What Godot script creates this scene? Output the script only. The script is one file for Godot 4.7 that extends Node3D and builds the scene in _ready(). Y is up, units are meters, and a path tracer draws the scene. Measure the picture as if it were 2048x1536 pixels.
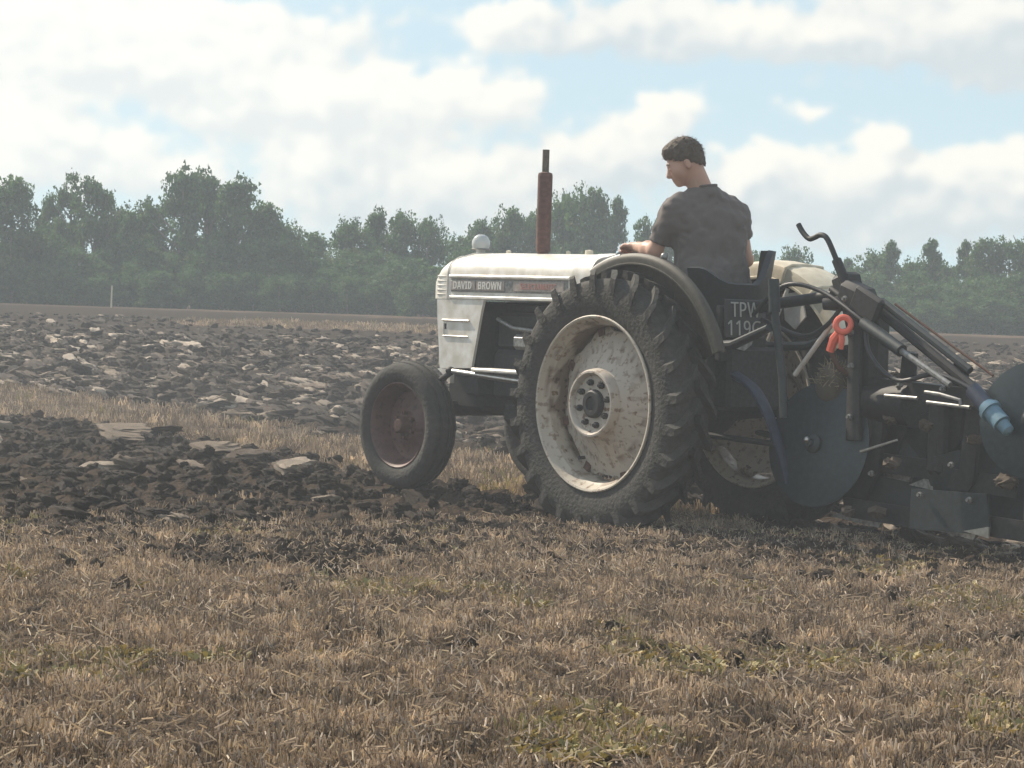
extends Node3D

# ------------------------------------------------------------------ scene order
func _ready() -> void:
	rng.seed = 20240917
	camera_and_light()
	build_materials()
	build_ground()
	build_trees()
	build_tractor()
	build_plough()
	build_person()
	build_soil()
	build_stubble()

var rng := RandomNumberGenerator.new()
var counts := {}
var M := {}

func camera_and_light() -> void:
	var cam := Camera3D.new()
	cam.name = "camera"
	cam.position = Vector3(0, 1.19, 0)
	cam.rotation = Vector3(-atan(158.0 / 5100.0), 0, deg_to_rad(1.8))
	cam.fov = rad_to_deg(2.0 * atan(768.0 / 5100.0))
	cam.near = 0.1
	cam.far = 3000.0
	add_child(cam)
	cam.current = true
	var env := Environment.new()
	env.background_mode = Environment.BG_SKY
	var sky := Sky.new()
	var pm := PanoramaSkyMaterial.new()
	pm.panorama = ImageTexture.create_from_image(sky_image())
	sky.sky_material = pm
	env.sky = sky
	env.sky_rotation = Vector3(0, PI, 0)
	env.tonemap_mode = Environment.TONE_MAPPER_LINEAR
	env.tonemap_exposure = 1.4
	env.background_energy_multiplier = 0.88
	env.sdfgi_enabled = true
	env.ssao_enabled = true
	env.ssil_enabled = true
	env.fog_enabled = true
	env.fog_density = 0.00045
	env.fog_light_color = Color(0.88, 0.95, 1.0)
	env.volumetric_fog_enabled = true
	env.volumetric_fog_density = 0.0
	var we := WorldEnvironment.new()
	we.name = "world_environment"
	we.environment = env
	add_child(we)
	var sun := DirectionalLight3D.new()
	sun.name = "sun"
	sun.light_energy = 1.6
	sun.light_color = Color(1.0, 0.95, 0.87)
	sun.light_angular_distance = 0.5
	sun.shadow_enabled = true
	# added thin haze, standing in for lens glare that lifts the blacks
	var veil := FogVolume.new()
	veil.name = "lens_veil"
	veil.shape = RenderingServer.FOG_VOLUME_SHAPE_BOX
	veil.size = Vector3(90.0, 9.0, 22.0)
	veil.position = Vector3(0, 4.0, -15.0)
	var dm := FogMaterial.new()
	dm.albedo = Color(0.97, 0.985, 1.0)
	dm.density = 0.0063
	veil.material = dm
	kind(veil, "stuff")
	veil.set_meta("label", "thin bright haze added over the field to stand in for lens glare")
	add_child(veil)
	var el := deg_to_rad(41.0)
	var az := deg_to_rad(48.0)
	var towards := Vector3(-sin(az) * cos(el), sin(el), -cos(az) * cos(el))
	add_child(sun)
	sun.look_at_from_position(Vector3.ZERO, -towards, Vector3.UP)

# ------------------------------------------------------------------ sky: air and clouds only
# azimuth, elevation, half width, half height (degrees), strength, how sunlit
var cloud_banks := [
	[-10.83, 6.04, 3.3, 1.0, 1.3, 0.95], [-7.6, 5.64, 2.0, 0.72, 1.0, 0.85], [-9.15, 4.97, 2.2, 0.42, 0.7, 0.7], [-5.66, 6.0, 1.24, 0.67, 0.7, 0.6],
	[-6.45, 4.74, 1.46, 0.67, 0.9, 0.8], [-3.75, 4.32, 1.85, 0.9, 1.4, 0.9], [-4.65, 4.57, 1.12, 0.67, 1.0, 0.9], [-0.94, 4.63, 1.35, 0.47, 1.25, 0.9],
	[-10.83, 3.65, 1.69, 0.84, 1.1, 0.9], [-9.37, 3.36, 1.35, 0.28, 0.6, 0.7], [-10.16, 2.6, 2.92, 0.51, 0.7, 0.7], [-7.8, 2.73, 1.35, 0.56, 0.8, 0.8],
	[-4.43, 3.01, 0.79, 0.51, 0.9, 0.8], [-3.42, 2.36, 2.25, 0.96, 0.95, 0.35], [-1.39, 2.93, 1.35, 0.51, 0.9, 0.8], [-0.72, 2.11, 1.69, 0.56, 0.7, 0.4],
	[-6.67, 4.06, 0.79, 0.45, 0.7, 0.8], [-0.61, 6.27, 0.9, 0.51, 1.2, 0.95], [1.42, 6.28, 1.91, 0.62, 0.8, 0.2], [3.44, 6.51, 1.8, 0.51, 0.8, 0.3],
	[4.79, 6.27, 1.24, 0.45, 0.9, 0.7], [6.92, 6.06, 1.69, 0.45, 0.9, 0.6], [8.72, 6.68, 2.92, 0.79, 1.0, 0.15], [10.52, 5.84, 1.69, 0.67, 0.9, 0.15],
	[9.84, 6.71, 1.12, 0.45, 0.7, 0.7], [-3.42, 6.07, 1.24, 0.56, 0.5, 0.4], [3.27, 4.46, 0.7, 0.43, 1.2, 0.9], [2.31, 3.67, 1.69, 0.51, 0.9, 0.5],
	[1.42, 3.08, 1.8, 0.67, 0.8, 0.4], [6.36, 4.64, 0.84, 0.19, 0.75, 0.8], [8.02, 3.9, 0.47, 0.36, 1.1, 0.95], [7.48, 3.38, 1.46, 0.47, 1.1, 0.8],
	[5.46, 3.21, 0.79, 0.45, 0.9, 0.8], [6.02, 2.55, 2.47, 0.67, 0.9, 0.2], [9.84, 3.4, 1.69, 0.39, 1.0, 0.75], [11.19, 3.05, 1.24, 0.56, 1.0, 0.7],
	[9.28, 2.31, 2.92, 0.67, 0.9, 0.15], [5.12, 3.31, 0.45, 0.28, 0.8, 0.9], [11.42, 3.5, 0.56, 0.34, 0.9, 0.8]]
var puff := FastNoiseLite.new()
var drift := FastNoiseLite.new()

func cloud_at(az: float, el: float) -> Vector2:
	# x: amount of cloud, y: how sunlit
	var wx := puff.get_noise_2d(az * 60.0, el * 60.0 + 400.0)
	var wy := puff.get_noise_2d(az * 60.0 + 900.0, el * 60.0)
	var a := az + wx * 0.55
	var e := el + wy * 0.4
	var sum := 0.0
	var lit := 0.0
	for b in cloud_banks:
		var dx: float = (a - b[0]) / b[2]
		if absf(dx) > 2.2:
			continue
		var dy: float = (e - b[1]) / b[3]
		if dy < 0.0:
			dy *= 0.75
		var q: float = dx * dx + dy * dy
		if q < 5.0:
			var g: float = b[4] * exp(-q)
			sum += g
			lit += g * b[5]
	var near := smoothstep(17.0, 12.5, absf(az)) * smoothstep(12.0, 8.0, el)
	var wide := clampf(0.5 + drift.get_noise_2d(az * 6.0, el * 11.0) * 1.7, 0.0, 1.0)
	var amount := lerpf(wide * 0.85 - 0.12 * smoothstep(15.0, 60.0, el), sum, near) + puff.get_noise_2d(az * 110.0, el * 150.0) * 0.34
	return Vector2(amount, lerpf(0.75, lit / maxf(sum, 0.05), near))

func sky_colour(az: float, el: float) -> Color:
	var c := cloud_at(az, el)
	var up := cloud_at(az - 0.3, el + 0.35)
	var rel := deg_to_rad(az + 48.0)
	var to_sun := cos(deg_to_rad(el)) * cos(deg_to_rad(41.0)) * cos(rel) + sin(deg_to_rad(el)) * sin(deg_to_rad(41.0))
	var glow := pow(clampf(to_sun * 0.5 + 0.5, 0.0, 1.0), 6.0)
	var t := clampf(el / 90.0, 0.0, 1.0)
	var low := Color(0.62, 0.77, 0.80)
	var mid := Color(0.53, 0.695, 0.785)
	var high := Color(0.13, 0.26, 0.50)
	var air := low.lerp(mid, smoothstep(0.5, 6.5, el)).lerp(high, pow(t, 0.55) * smoothstep(7.0, 38.0, el))
	air = air * (0.90 + 0.30 * glow)
	var cover := smoothstep(0.24, 0.74, c.x)
	var edge := clampf((c.x - up.x) * 0.9, -0.4, 0.5)
	var light := clampf(c.y * 0.72 + edge + 0.12, 0.0, 1.0)
	var cloud := Color(0.63, 0.685, 0.71).lerp(Color(0.98, 0.95, 0.87), light) * (0.88 + 0.22 * glow)
	var side := smoothstep(2.0, -9.0, az) * smoothstep(-60.0, -15.0, az) * smoothstep(30.0, 8.0, el)
	var out := air.lerp(cloud, cover * 0.93)
	out = out.lerp(Color(0.90, 0.97, 0.96), 0.12 * side)
	return out

func sky_image() -> Image:
	puff.seed = 4
	puff.frequency = 0.011
	puff.fractal_octaves = 5
	drift.seed = 9
	drift.frequency = 0.011
	drift.fractal_octaves = 4
	var w := 768
	var h := 384
	var rough := PackedFloat32Array()
	rough.resize(w * h * 4)
	var low := Color(0.16, 0.15, 0.12)
	for j in h:
		var el := 90.0 - (j + 0.5) / h * 180.0
		for i in w:
			var az := (i + 0.5) / w * 360.0 - 180.0
			var c := sky_colour(az, el) if el > 0.0 else low
			var k := (j * w + i) * 4
			rough[k] = c.r
			rough[k + 1] = c.g
			rough[k + 2] = c.b
			rough[k + 3] = 1.0
	var im := Image.create_from_data(w, h, false, Image.FORMAT_RGBAF, rough.to_byte_array())
	im.resize(4096, 2048, Image.INTERPOLATE_BILINEAR)
	var pw := 420
	var ph := 182
	var fine := PackedFloat32Array()
	fine.resize(pw * ph * 4)
	for j in ph:
		var el := 90.0 - (1024 - ph + j + 0.5) / 2048.0 * 180.0
		for i in pw:
			var az := (2048 - pw / 2 + i + 0.5) / 4096.0 * 360.0 - 180.0
			var c := sky_colour(az, el)
			var k := (j * pw + i) * 4
			fine[k] = c.r
			fine[k + 1] = c.g
			fine[k + 2] = c.b
			fine[k + 3] = 1.0
	var detail := Image.create_from_data(pw, ph, false, Image.FORMAT_RGBAF, fine.to_byte_array())
	im.blit_rect(detail, Rect2i(0, 0, pw, ph), Vector2i(2048 - pw / 2, 1024 - ph))
	im.convert(Image.FORMAT_RGBAH)
	return im

# ------------------------------------------------------------------ naming and tagging
func numbered(called: String) -> String:
	var n: int = counts.get(called, 0)
	counts[called] = n + 1
	return called if n == 0 else "%s_%03d" % [called, n]

func tag(o: Node, label: String, category: String, group := "") -> Node:
	o.set_meta("label", label)
	o.set_meta("category", category)
	if group != "":
		o.set_meta("group", group)
	return o

func kind(o: Node, what: String) -> Node:
	o.set_meta("kind", what)
	return o

func thing(called: String, at := Vector3.ZERO, turn := 0.0) -> Node3D:
	var o := Node3D.new()
	o.name = numbered(called)
	o.position = at
	o.rotation.y = turn
	add_child(o)
	return o

func part(called: String, mesh: Mesh, mat: Material, parent: Node, xf := Transform3D()) -> MeshInstance3D:
	var o := MeshInstance3D.new()
	var n := 0
	var nm := called
	var taken: Dictionary = parent.get_meta("taken_names", {})
	n = taken.get(called, 0)
	taken[called] = n + 1
	parent.set_meta("taken_names", taken)
	if n > 0:
		nm = "%s_%03d" % [called, n]
	o.name = nm
	o.mesh = mesh
	o.material_override = mat
	o.transform = xf
	parent.add_child(o, true)
	return o

func group_part(called: String, parent: Node, xf := Transform3D()) -> Node3D:
	var o := Node3D.new()
	var taken: Dictionary = parent.get_meta("taken_names", {})
	var n: int = taken.get(called, 0)
	taken[called] = n + 1
	parent.set_meta("taken_names", taken)
	o.name = called if n == 0 else "%s_%03d" % [called, n]
	o.transform = xf
	parent.add_child(o, true)
	return o

# ------------------------------------------------------------------ geometry
class Geo:
	var v := PackedVector3Array()
	var t := PackedInt32Array()

	func add(pv: PackedVector3Array, pt: PackedInt32Array, xf := Transform3D(), closed := true) -> Geo:
		var first := v.size()
		var w := xf * pv
		var vol := 0.0
		if closed:
			var mid := Vector3.ZERO
			for p in w:
				mid += p
			mid /= maxi(1, w.size())
			for i in range(0, pt.size(), 3):
				vol += (w[pt[i]] - mid).dot((w[pt[i + 1]] - mid).cross(w[pt[i + 2]] - mid))
		v.append_array(w)
		for i in range(0, pt.size(), 3):
			t.append(first + pt[i])
			if vol < 0.0:
				t.append(first + pt[i + 2])
				t.append(first + pt[i + 1])
			else:
				t.append(first + pt[i + 1])
				t.append(first + pt[i + 2])
		return self

	func box(size: Vector3, xf := Transform3D(), bevel := 0.004) -> Geo:
		var h := size * 0.5
		var b := minf(bevel, minf(h.x, minf(h.y, h.z)) * 0.9)
		var pv := PackedVector3Array()
		var pt := PackedInt32Array()
		for k in 8:
			var s := Vector3(1 if k & 1 else -1, 1 if k & 2 else -1, 1 if k & 4 else -1)
			for a in 3:
				var p := s * (h - Vector3(b, b, b))
				p[a] = s[a] * h[a]
				pv.append(p)
		var quads := []
		for a in 3:
			var m1 := 1 << ((a + 1) % 3)
			var m2 := 1 << ((a + 2) % 3)
			for sgn in 2:
				var k0 := (1 << a) * sgn
				quads.append([k0 * 3 + a, (k0 | m1) * 3 + a, (k0 | m1 | m2) * 3 + a, (k0 | m2) * 3 + a])
			for e in 4:
				var k0 := (m1 if e & 1 else 0) | (m2 if e & 2 else 0)
				var k1 := k0 | (1 << a)
				var b1 := (a + 1) % 3
				var b2 := (a + 2) % 3
				quads.append([k0 * 3 + b1, k1 * 3 + b1, k1 * 3 + b2, k0 * 3 + b2])
		var tris := []
		for q in quads:
			tris.append([q[0], q[1], q[2]])
			tris.append([q[0], q[2], q[3]])
		for k in 8:
			tris.append([k * 3, k * 3 + 1, k * 3 + 2])
		for q in tris:
			var n: Vector3 = (pv[q[1]] - pv[q[0]]).cross(pv[q[2]] - pv[q[0]])
			var c: Vector3 = pv[q[0]] + pv[q[1]] + pv[q[2]]
			pt.append(q[0])
			if n.dot(c) > 0.0:
				pt.append(q[1])
				pt.append(q[2])
			else:
				pt.append(q[2])
				pt.append(q[1])
		return add(pv, pt, xf)

	# a profile of (along the axis, radius) turned about local y; ring closes the profile on itself
	func lathe(profile: Array, segs: int, xf := Transform3D(), ring := false) -> Geo:
		var pv := PackedVector3Array()
		var pt := PackedInt32Array()
		var n := profile.size()
		for k in segs:
			var a := TAU * k / segs
			for p in profile:
				pv.append(Vector3(cos(a) * p.y, p.x, sin(a) * p.y))
		for k in segs:
			var k2 := (k + 1) % segs
			for i in (n if ring else n - 1):
				var i2 := (i + 1) % n
				var a0 := k * n + i
				var a1 := k * n + i2
				var b0 := k2 * n + i
				var b1 := k2 * n + i2
				if profile[i].y > 1e-5:
					pt.append_array([a0, a1, b0])
				if profile[i2].y > 1e-5:
					pt.append_array([b0, a1, b1])
		if not ring:
			for e in [0, n - 1]:
				if profile[e].y > 1e-5:
					var c := pv.size()
					pv.append(Vector3(0, profile[e].x, 0))
					for k in segs:
						var k2 := (k + 1) % segs
						if e == 0:
							pt.append_array([c, k * n, k2 * n])
						else:
							pt.append_array([c, k2 * n + e, k * n + e])
		return add(pv, pt, xf)

	func tube(pts: Array, radius: Variant, sides := 10, flat := 1.0) -> Geo:
		var pv := PackedVector3Array()
		var pt := PackedInt32Array()
		var n := pts.size()
		var dir: Vector3 = (pts[1] - pts[0]).normalized()
		var up := Vector3.UP if absf(dir.y) < 0.9 else Vector3.RIGHT
		var u := dir.cross(up).normalized()
		for i in n:
			var d: Vector3
			if i == 0:
				d = pts[1] - pts[0]
			elif i == n - 1:
				d = pts[n - 1] - pts[n - 2]
			else:
				d = (pts[i] - pts[i - 1]).normalized() + (pts[i + 1] - pts[i]).normalized()
			d = d.normalized()
			u = (u - d * u.dot(d)).normalized()
			var w := d.cross(u)
			var r: float = radius[i] if radius is Array else radius
			for k in sides:
				var a := TAU * (k + 0.5) / sides
				pv.append(pts[i] + (u * cos(a) + w * sin(a) * flat) * r)
		for i in n - 1:
			for k in sides:
				var k2 := (k + 1) % sides
				pt.append_array([i * sides + k, i * sides + k2, (i + 1) * sides + k, i * sides + k2, (i + 1) * sides + k2, (i + 1) * sides + k])
		for e in [0, n - 1]:
			var c := pv.size()
			pv.append(pts[e])
			for k in sides:
				var k2 := (k + 1) % sides
				if e == 0:
					pt.append_array([c, k2, k])
				else:
					pt.append_array([c, e * sides + k, e * sides + k2])
		return add(pv, pt)

	# closed cross-sections of equal length joined one after the other, with end caps
	func loft(sections: Array, xf := Transform3D()) -> Geo:
		var pv := PackedVector3Array()
		var pt := PackedInt32Array()
		var n: int = sections[0].size()
		for s in sections:
			for p in s:
				pv.append(p)
		for i in sections.size() - 1:
			for k in n:
				var k2 := (k + 1) % n
				pt.append_array([i * n + k, i * n + k2, (i + 1) * n + k, i * n + k2, (i + 1) * n + k2, (i + 1) * n + k])
		for e in [0, sections.size() - 1]:
			var c := pv.size()
			var mid := Vector3.ZERO
			for p in sections[e]:
				mid += p
			pv.append(mid / n)
			for k in n:
				var k2 := (k + 1) % n
				if e == 0:
					pt.append_array([c, k2, k])
				else:
					pt.append_array([c, e * n + k, e * n + k2])
		return add(pv, pt, xf)

	# an outline in the xy plane with thickness along z
	func slab(outline: Array, depth: float, xf := Transform3D()) -> Geo:
		var poly := PackedVector2Array(outline)
		var idx := Geometry2D.triangulate_polygon(poly)
		var n := poly.size()
		var pv := PackedVector3Array()
		var pt := PackedInt32Array()
		for s in [-0.5, 0.5]:
			for p in poly:
				pv.append(Vector3(p.x, p.y, s * depth))
		for i in range(0, idx.size(), 3):
			var a := idx[i]
			var b := idx[i + 1]
			var c := idx[i + 2]
			if (poly[b] - poly[a]).cross(poly[c] - poly[a]) < 0.0:
				var sw := b
				b = c
				c = sw
			pt.append_array([n + a, n + b, n + c, a, c, b])
		var area := 0.0
		for k in n:
			area += poly[k].cross(poly[(k + 1) % n])
		for k in n:
			var k2 := (k + 1) % n
			if area > 0.0:
				pt.append_array([k, k2, n + k, k2, n + k2, n + k])
			else:
				pt.append_array([k2, k, n + k, k2, n + k, n + k2])
		return add(pv, pt, xf)

	# a curved sheet given as rows of points, with thickness
	func shell(rows: Array, thick: float, xf := Transform3D()) -> Geo:
		var nr := rows.size()
		var nc: int = rows[0].size()
		var pv := PackedVector3Array()
		var pt := PackedInt32Array()
		var back := PackedVector3Array()
		for r in nr:
			for c in nc:
				var du: Vector3 = rows[r][mini(c + 1, nc - 1)] - rows[r][maxi(c - 1, 0)]
				var dv: Vector3 = rows[mini(r + 1, nr - 1)][c] - rows[maxi(r - 1, 0)][c]
				pv.append(rows[r][c])
				back.append(rows[r][c] - du.cross(dv).normalized() * thick)
		pv.append_array(back)
		var n := nr * nc
		for r in nr - 1:
			for c in nc - 1:
				var a := r * nc + c
				pt.append_array([a, a + 1, a + nc, a + 1, a + nc + 1, a + nc])
				pt.append_array([n + a, n + a + nc, n + a + 1, n + a + 1, n + a + nc, n + a + nc + 1])
		for r in nr - 1:
			for c in [0, nc - 1]:
				var a: int = r * nc + c
				var b := a + nc
				if c == 0:
					pt.append_array([a, b, n + a, b, n + b, n + a])
				else:
					pt.append_array([b, a, n + a, b, n + a, n + b])
		for c in nc - 1:
			for r in [0, nr - 1]:
				var a: int = r * nc + c
				var b := a + 1
				if r == 0:
					pt.append_array([b, a, n + a, b, n + a, n + b])
				else:
					pt.append_array([a, b, n + a, b, n + b, n + a])
		return add(pv, pt, xf)

	func ball(c: Vector3, r: Vector3, segs := 14, rings := 8) -> Geo:
		var prof := []
		for i in rings + 1:
			var a := PI * i / rings
			prof.append(Vector2(-cos(a), sin(a) if i > 0 and i < rings else 0.0))
		return lathe(prof, segs, Transform3D(Basis.from_scale(r), c))

	func ring(c: Vector3, axis: Vector3, big: float, small: float, segs := 24, sides := 8) -> Geo:
		var prof := []
		for i in sides:
			var a := TAU * i / sides
			prof.append(Vector2(sin(a) * small, big + cos(a) * small))
		return lathe(prof, segs, Transform3D(along(axis), c), true)

	static func along(axis: Vector3) -> Basis:
		var y := axis.normalized()
		var x := y.cross(Vector3.FORWARD if absf(y.z) < 0.9 else Vector3.RIGHT).normalized()
		return Basis(x, y, x.cross(y))

	# normals smoothed over edges flatter than the crease angle; colours from paint(position)
	func mesh(crease := 40.0, paint: Variant = null) -> ArrayMesh:
		var nf := t.size() / 3
		var fn := PackedVector3Array()
		fn.resize(nf)
		var share := {}
		var key := []
		key.resize(t.size())
		for f in nf:
			var a := v[t[f * 3]]
			fn[f] = (v[t[f * 3 + 1]] - a).cross(v[t[f * 3 + 2]] - a)
			for k in 3:
				var q := Vector3i((v[t[f * 3 + k]] * 4000.0).round())
				key[f * 3 + k] = q
				if share.has(q):
					share[q].append(f)
				else:
					share[q] = [f]
		var limit := cos(deg_to_rad(crease))
		var ov := PackedVector3Array()
		var on := PackedVector3Array()
		var oc := PackedColorArray()
		for f in nf:
			if fn[f].length_squared() < 1e-18:
				continue
			var me := fn[f].normalized()
			for k in [0, 2, 1]:
				var sum := Vector3.ZERO
				for g in share[key[f * 3 + k]]:
					if me.dot(fn[g].normalized()) > limit:
						sum += fn[g]
				ov.append(v[t[f * 3 + k]])
				on.append(sum.normalized())
				if paint != null:
					oc.append(paint.call(v[t[f * 3 + k]]))
		var arr := []
		arr.resize(Mesh.ARRAY_MAX)
		arr[Mesh.ARRAY_VERTEX] = ov
		arr[Mesh.ARRAY_NORMAL] = on
		if paint != null:
			arr[Mesh.ARRAY_COLOR] = oc
		var m := ArrayMesh.new()
		m.add_surface_from_arrays(Mesh.PRIMITIVE_TRIANGLES, arr)
		return m

func at(x: float, y: float, z: float) -> Transform3D:
	return Transform3D(Basis(), Vector3(x, y, z))

func turned(x: float, y: float, z: float, rx: float, ry: float, rz: float) -> Transform3D:
	return Transform3D(Basis.from_euler(Vector3(deg_to_rad(rx), deg_to_rad(ry), deg_to_rad(rz))), Vector3(x, y, z))

func curve(pts: Array, per := 6) -> Array:
	var out := []
	var n := pts.size()
	for i in n - 1:
		for k in per:
			out.append(pts[i].cubic_interpolate(pts[i + 1], pts[maxi(i - 1, 0)], pts[mini(i + 2, n - 1)], float(k) / per))
	out.append(pts[n - 1])
	return out

# ------------------------------------------------------------------ materials
func noise_tex(seed_: int, freq: float, lo: Color, hi: Color, oct := 4, normal := false, size := 512, contrast := 0.5) -> NoiseTexture2D:
	var n := FastNoiseLite.new()
	n.seed = seed_
	n.frequency = freq
	n.fractal_octaves = oct
	var tx := NoiseTexture2D.new()
	tx.width = size
	tx.height = size
	tx.seamless = true
	tx.noise = n
	if normal:
		tx.as_normal_map = true
		tx.bump_strength = 6.0
	else:
		var g := Gradient.new()
		g.set_color(0, lo.linear_to_srgb())
		g.set_color(1, hi.linear_to_srgb())
		g.set_offset(0, 0.5 - contrast * 0.5)
		g.set_offset(1, 0.5 + contrast * 0.5)
		tx.color_ramp = g
	return tx

func mat(albedo: Color, rough: float, metal := 0.0, dirt: Texture2D = null, scale := 3.0, vertex := false) -> StandardMaterial3D:
	var m := StandardMaterial3D.new()
	m.albedo_color = albedo.linear_to_srgb()
	m.roughness = rough
	m.metallic = metal
	m.vertex_color_use_as_albedo = vertex
	if dirt:
		m.albedo_texture = dirt
		m.uv1_triplanar = true
		m.uv1_scale = Vector3.ONE * scale
	return m

func build_materials() -> void:
	var grime := noise_tex(11, 0.012, Color(0.72, 0.68, 0.62), Color(1, 1, 1), 5, false, 512, 0.7)
	var mottled := noise_tex(12, 0.02, Color(0.5, 0.48, 0.46), Color(1, 1, 1), 5, false, 512, 0.8)
	var grain := noise_tex(13, 0.05, Color(0.25, 0.25, 0.25), Color(0.8, 0.8, 0.8), 5, false, 512, 0.9)
	var bump := noise_tex(14, 0.03, Color.BLACK, Color.WHITE, 5, false, 512, 1.0)
	M.white = mat(Color(0.84, 0.81, 0.75), 0.42, 0.0, grime, 1.2)
	M.white.roughness_texture = noise_tex(15, 0.02, Color(0.7, 0.7, 0.7), Color(1, 1, 1), 4)
	M.cream = mat(Color(0.66, 0.60, 0.47), 0.5, 0.0, grime, 1.6)
	var rusty := noise_tex(16, 0.016, Color(0.30, 0.19, 0.12), Color(1, 1, 1), 5, false, 512, 0.5)
	var rg: Gradient = rusty.color_ramp
	rg.set_offset(0, 0.20)
	rg.set_offset(1, 0.34)
	M.wheel_paint = mat(Color.WHITE, 0.6, 0.0, rusty, 2.3, true)
	M.rubber = mat(Color.WHITE, 0.88, 0.0, mottled, 2.2, true)
	M.rubber.heightmap_enabled = true
	M.rubber.heightmap_texture = bump
	M.rubber.heightmap_scale = 0.4
	M.iron = mat(Color(0.030, 0.029, 0.031), 0.62, 0.3, mottled, 2.5)
	M.engine = mat(Color(0.036, 0.038, 0.042), 0.7, 0.2, mottled, 3.0)
	M.rust = mat(Color(0.13, 0.062, 0.042), 0.85, 0.0, mottled, 3.0)
	M.stack = mat(Color(0.17, 0.088, 0.072), 0.8, 0.0, mottled, 3.0)
	M.pipe = mat(Color(0.16, 0.13, 0.10), 0.6, 0.3, mottled, 3.0)
	M.steel = mat(Color(0.55, 0.54, 0.52), 0.32, 0.85, grime, 3.0)
	M.dull_steel = mat(Color(0.33, 0.33, 0.32), 0.45, 0.6, mottled, 3.0)
	M.blue = mat(Color(0.028, 0.044, 0.085), 0.55, 0.0, mottled, 2.0)
	M.teal = mat(Color(0.026, 0.036, 0.041), 0.55, 0.2, mottled, 2.0)
	M.disc = mat(Color(0.026, 0.043, 0.052), 0.42, 0.3, mottled, 2.0)
	M.light_blue = mat(Color(0.15, 0.27, 0.36), 0.55, 0.0, grime, 2.0)
	M.red = mat(Color(0.80, 0.16, 0.10), 0.5)
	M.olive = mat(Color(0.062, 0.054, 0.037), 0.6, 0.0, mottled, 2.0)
	M.black = mat(Color(0.02, 0.02, 0.022), 0.5)
	M.glass = mat(Color(0.46, 0.48, 0.47), 0.12, 0.0)
	M.badge = mat(Color(0.42, 0.36, 0.33), 0.4, 0.0, grime, 4.0)
	M.letter = mat(Color(0.72, 0.69, 0.64), 0.35, 0.3)
	M.letter_red = mat(Color(0.40, 0.20, 0.17), 0.5)
	M.plate_letter = mat(Color(0.40, 0.40, 0.36), 0.5)
	M.vinyl = mat(Color(0.022, 0.026, 0.032), 0.55, 0.0, mottled, 3.0)
	M.skin = mat(Color(0.50, 0.29, 0.21), 0.5)
	M.skin.subsurf_scatter_enabled = true
	M.skin.subsurf_scatter_strength = 0.15
	M.shirt = mat(Color(0.125, 0.106, 0.098), 0.92)
	M.shirt.rim_enabled = true
	M.shirt.rim = 0.5
	M.trouser = mat(Color(0.03, 0.036, 0.055), 0.9, 0.0, mottled, 5.0)
	M.hair = mat(Color(0.20, 0.15, 0.11), 0.8, 0.0, grain, 16.0)
	M.boot = mat(Color(0.05, 0.035, 0.025), 0.7)
	# the land
	M.ground = mat(Color.WHITE, 0.95, 0.0, noise_tex(21, 0.03, Color(0.55, 0.53, 0.51), Color(1, 1, 1), 6, false, 1024, 0.75), 0.55, true)
	M.ground.uv1_world_triplanar = true
	M.ground.metallic_specular = 0.12
	M.ground.heightmap_enabled = true
	M.ground.heightmap_texture = noise_tex(22, 0.02, Color.BLACK, Color.WHITE, 6, false, 1024, 1.0)
	M.ground.heightmap_scale = 4.0
	M.clod = mat(Color.WHITE, 0.6, 0.0, noise_tex(23, 0.02, Color(0.6, 0.56, 0.52), Color(1, 1, 1), 5, false, 512, 0.8), 2.2, true)
	M.clod.metallic_specular = 0.2
	M.clod.heightmap_enabled = true
	M.clod.heightmap_texture = bump
	M.clod.heightmap_scale = 1.2
	M.straw = mat(Color.WHITE, 0.7, 0.0, null, 1.0, true)
	M.straw.backlight_enabled = true
	M.straw.backlight = Color(0.7, 0.66, 0.56)
	M.leaf = mat(Color.WHITE, 0.75, 0.0, null, 1.0, true)
	M.leaf.backlight_enabled = true
	M.leaf.backlight = Color(0.8, 0.85, 0.6)
	M.bark = mat(Color(0.26, 0.23, 0.19), 0.9, 0.0, mottled, 1.0)
# ------------------------------------------------------------------ the land
var rough_n := FastNoiseLite.new()
var fine_n := FastNoiseLite.new()
var furrow_dir := Vector2(-0.602, -0.799)   # the way the tractor ploughs, in x and z
var strip_edge := PackedVector2Array([Vector2(0.42, -13.75), Vector2(-0.29, -12.95), Vector2(-1.02, -12.5), Vector2(-1.75, -12.4), Vector2(-2.41, -12.1), Vector2(-5.5, -11.0), Vector2(-12.0, -13.0), Vector2(-13.0, -31.0), Vector2(-6.4, -24.6), Vector2(-4.26, -21.5), Vector2(-3.17, -20.7), Vector2(-2.07, -18.5), Vector2(-1.32, -16.9), Vector2(-0.78, -15.8), Vector2(-0.1, -14.8), Vector2(0.4, -14.2)])
var field_edge := PackedVector2Array([Vector2(-80.0, -160.0), Vector2(-11.5, -39.0), Vector2(-6.05, -30.1), Vector2(-3.0, -24.7), Vector2(-1.3, -20.7), Vector2(-0.1, -18.9), Vector2(0.6, -16.8), Vector2(1.12, -14.2), Vector2(1.5, -13.0), Vector2(2.15, -12.45), Vector2(4.0, -11.6), Vector2(14.0, -10.5), Vector2(90.0, -30.0), Vector2(160.0, -210.0), Vector2(-70.0, -236.0)])  # turned soil, widened under the plough so its dark tone deepens the shadow

# patches where earth shows through the stubble: x, z, radius
var bare_spots := [[-0.87, -11.83, 0.25], [-0.66, -10.81, 0.15], [0.43, -12.25, 0.14], [0.59, -8.53, 0.16], [0.93, -9.05, 0.13], [-1.23, -15.03, 0.20], [-0.19, -14.35, 0.30], [0.23, -13.54, 0.20], [-0.31, -12.01, 0.14], [-1.71, -9.17, 0.10], [1.76, -9.31, 0.12], [-1.33, -11.45, 0.18]]

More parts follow.
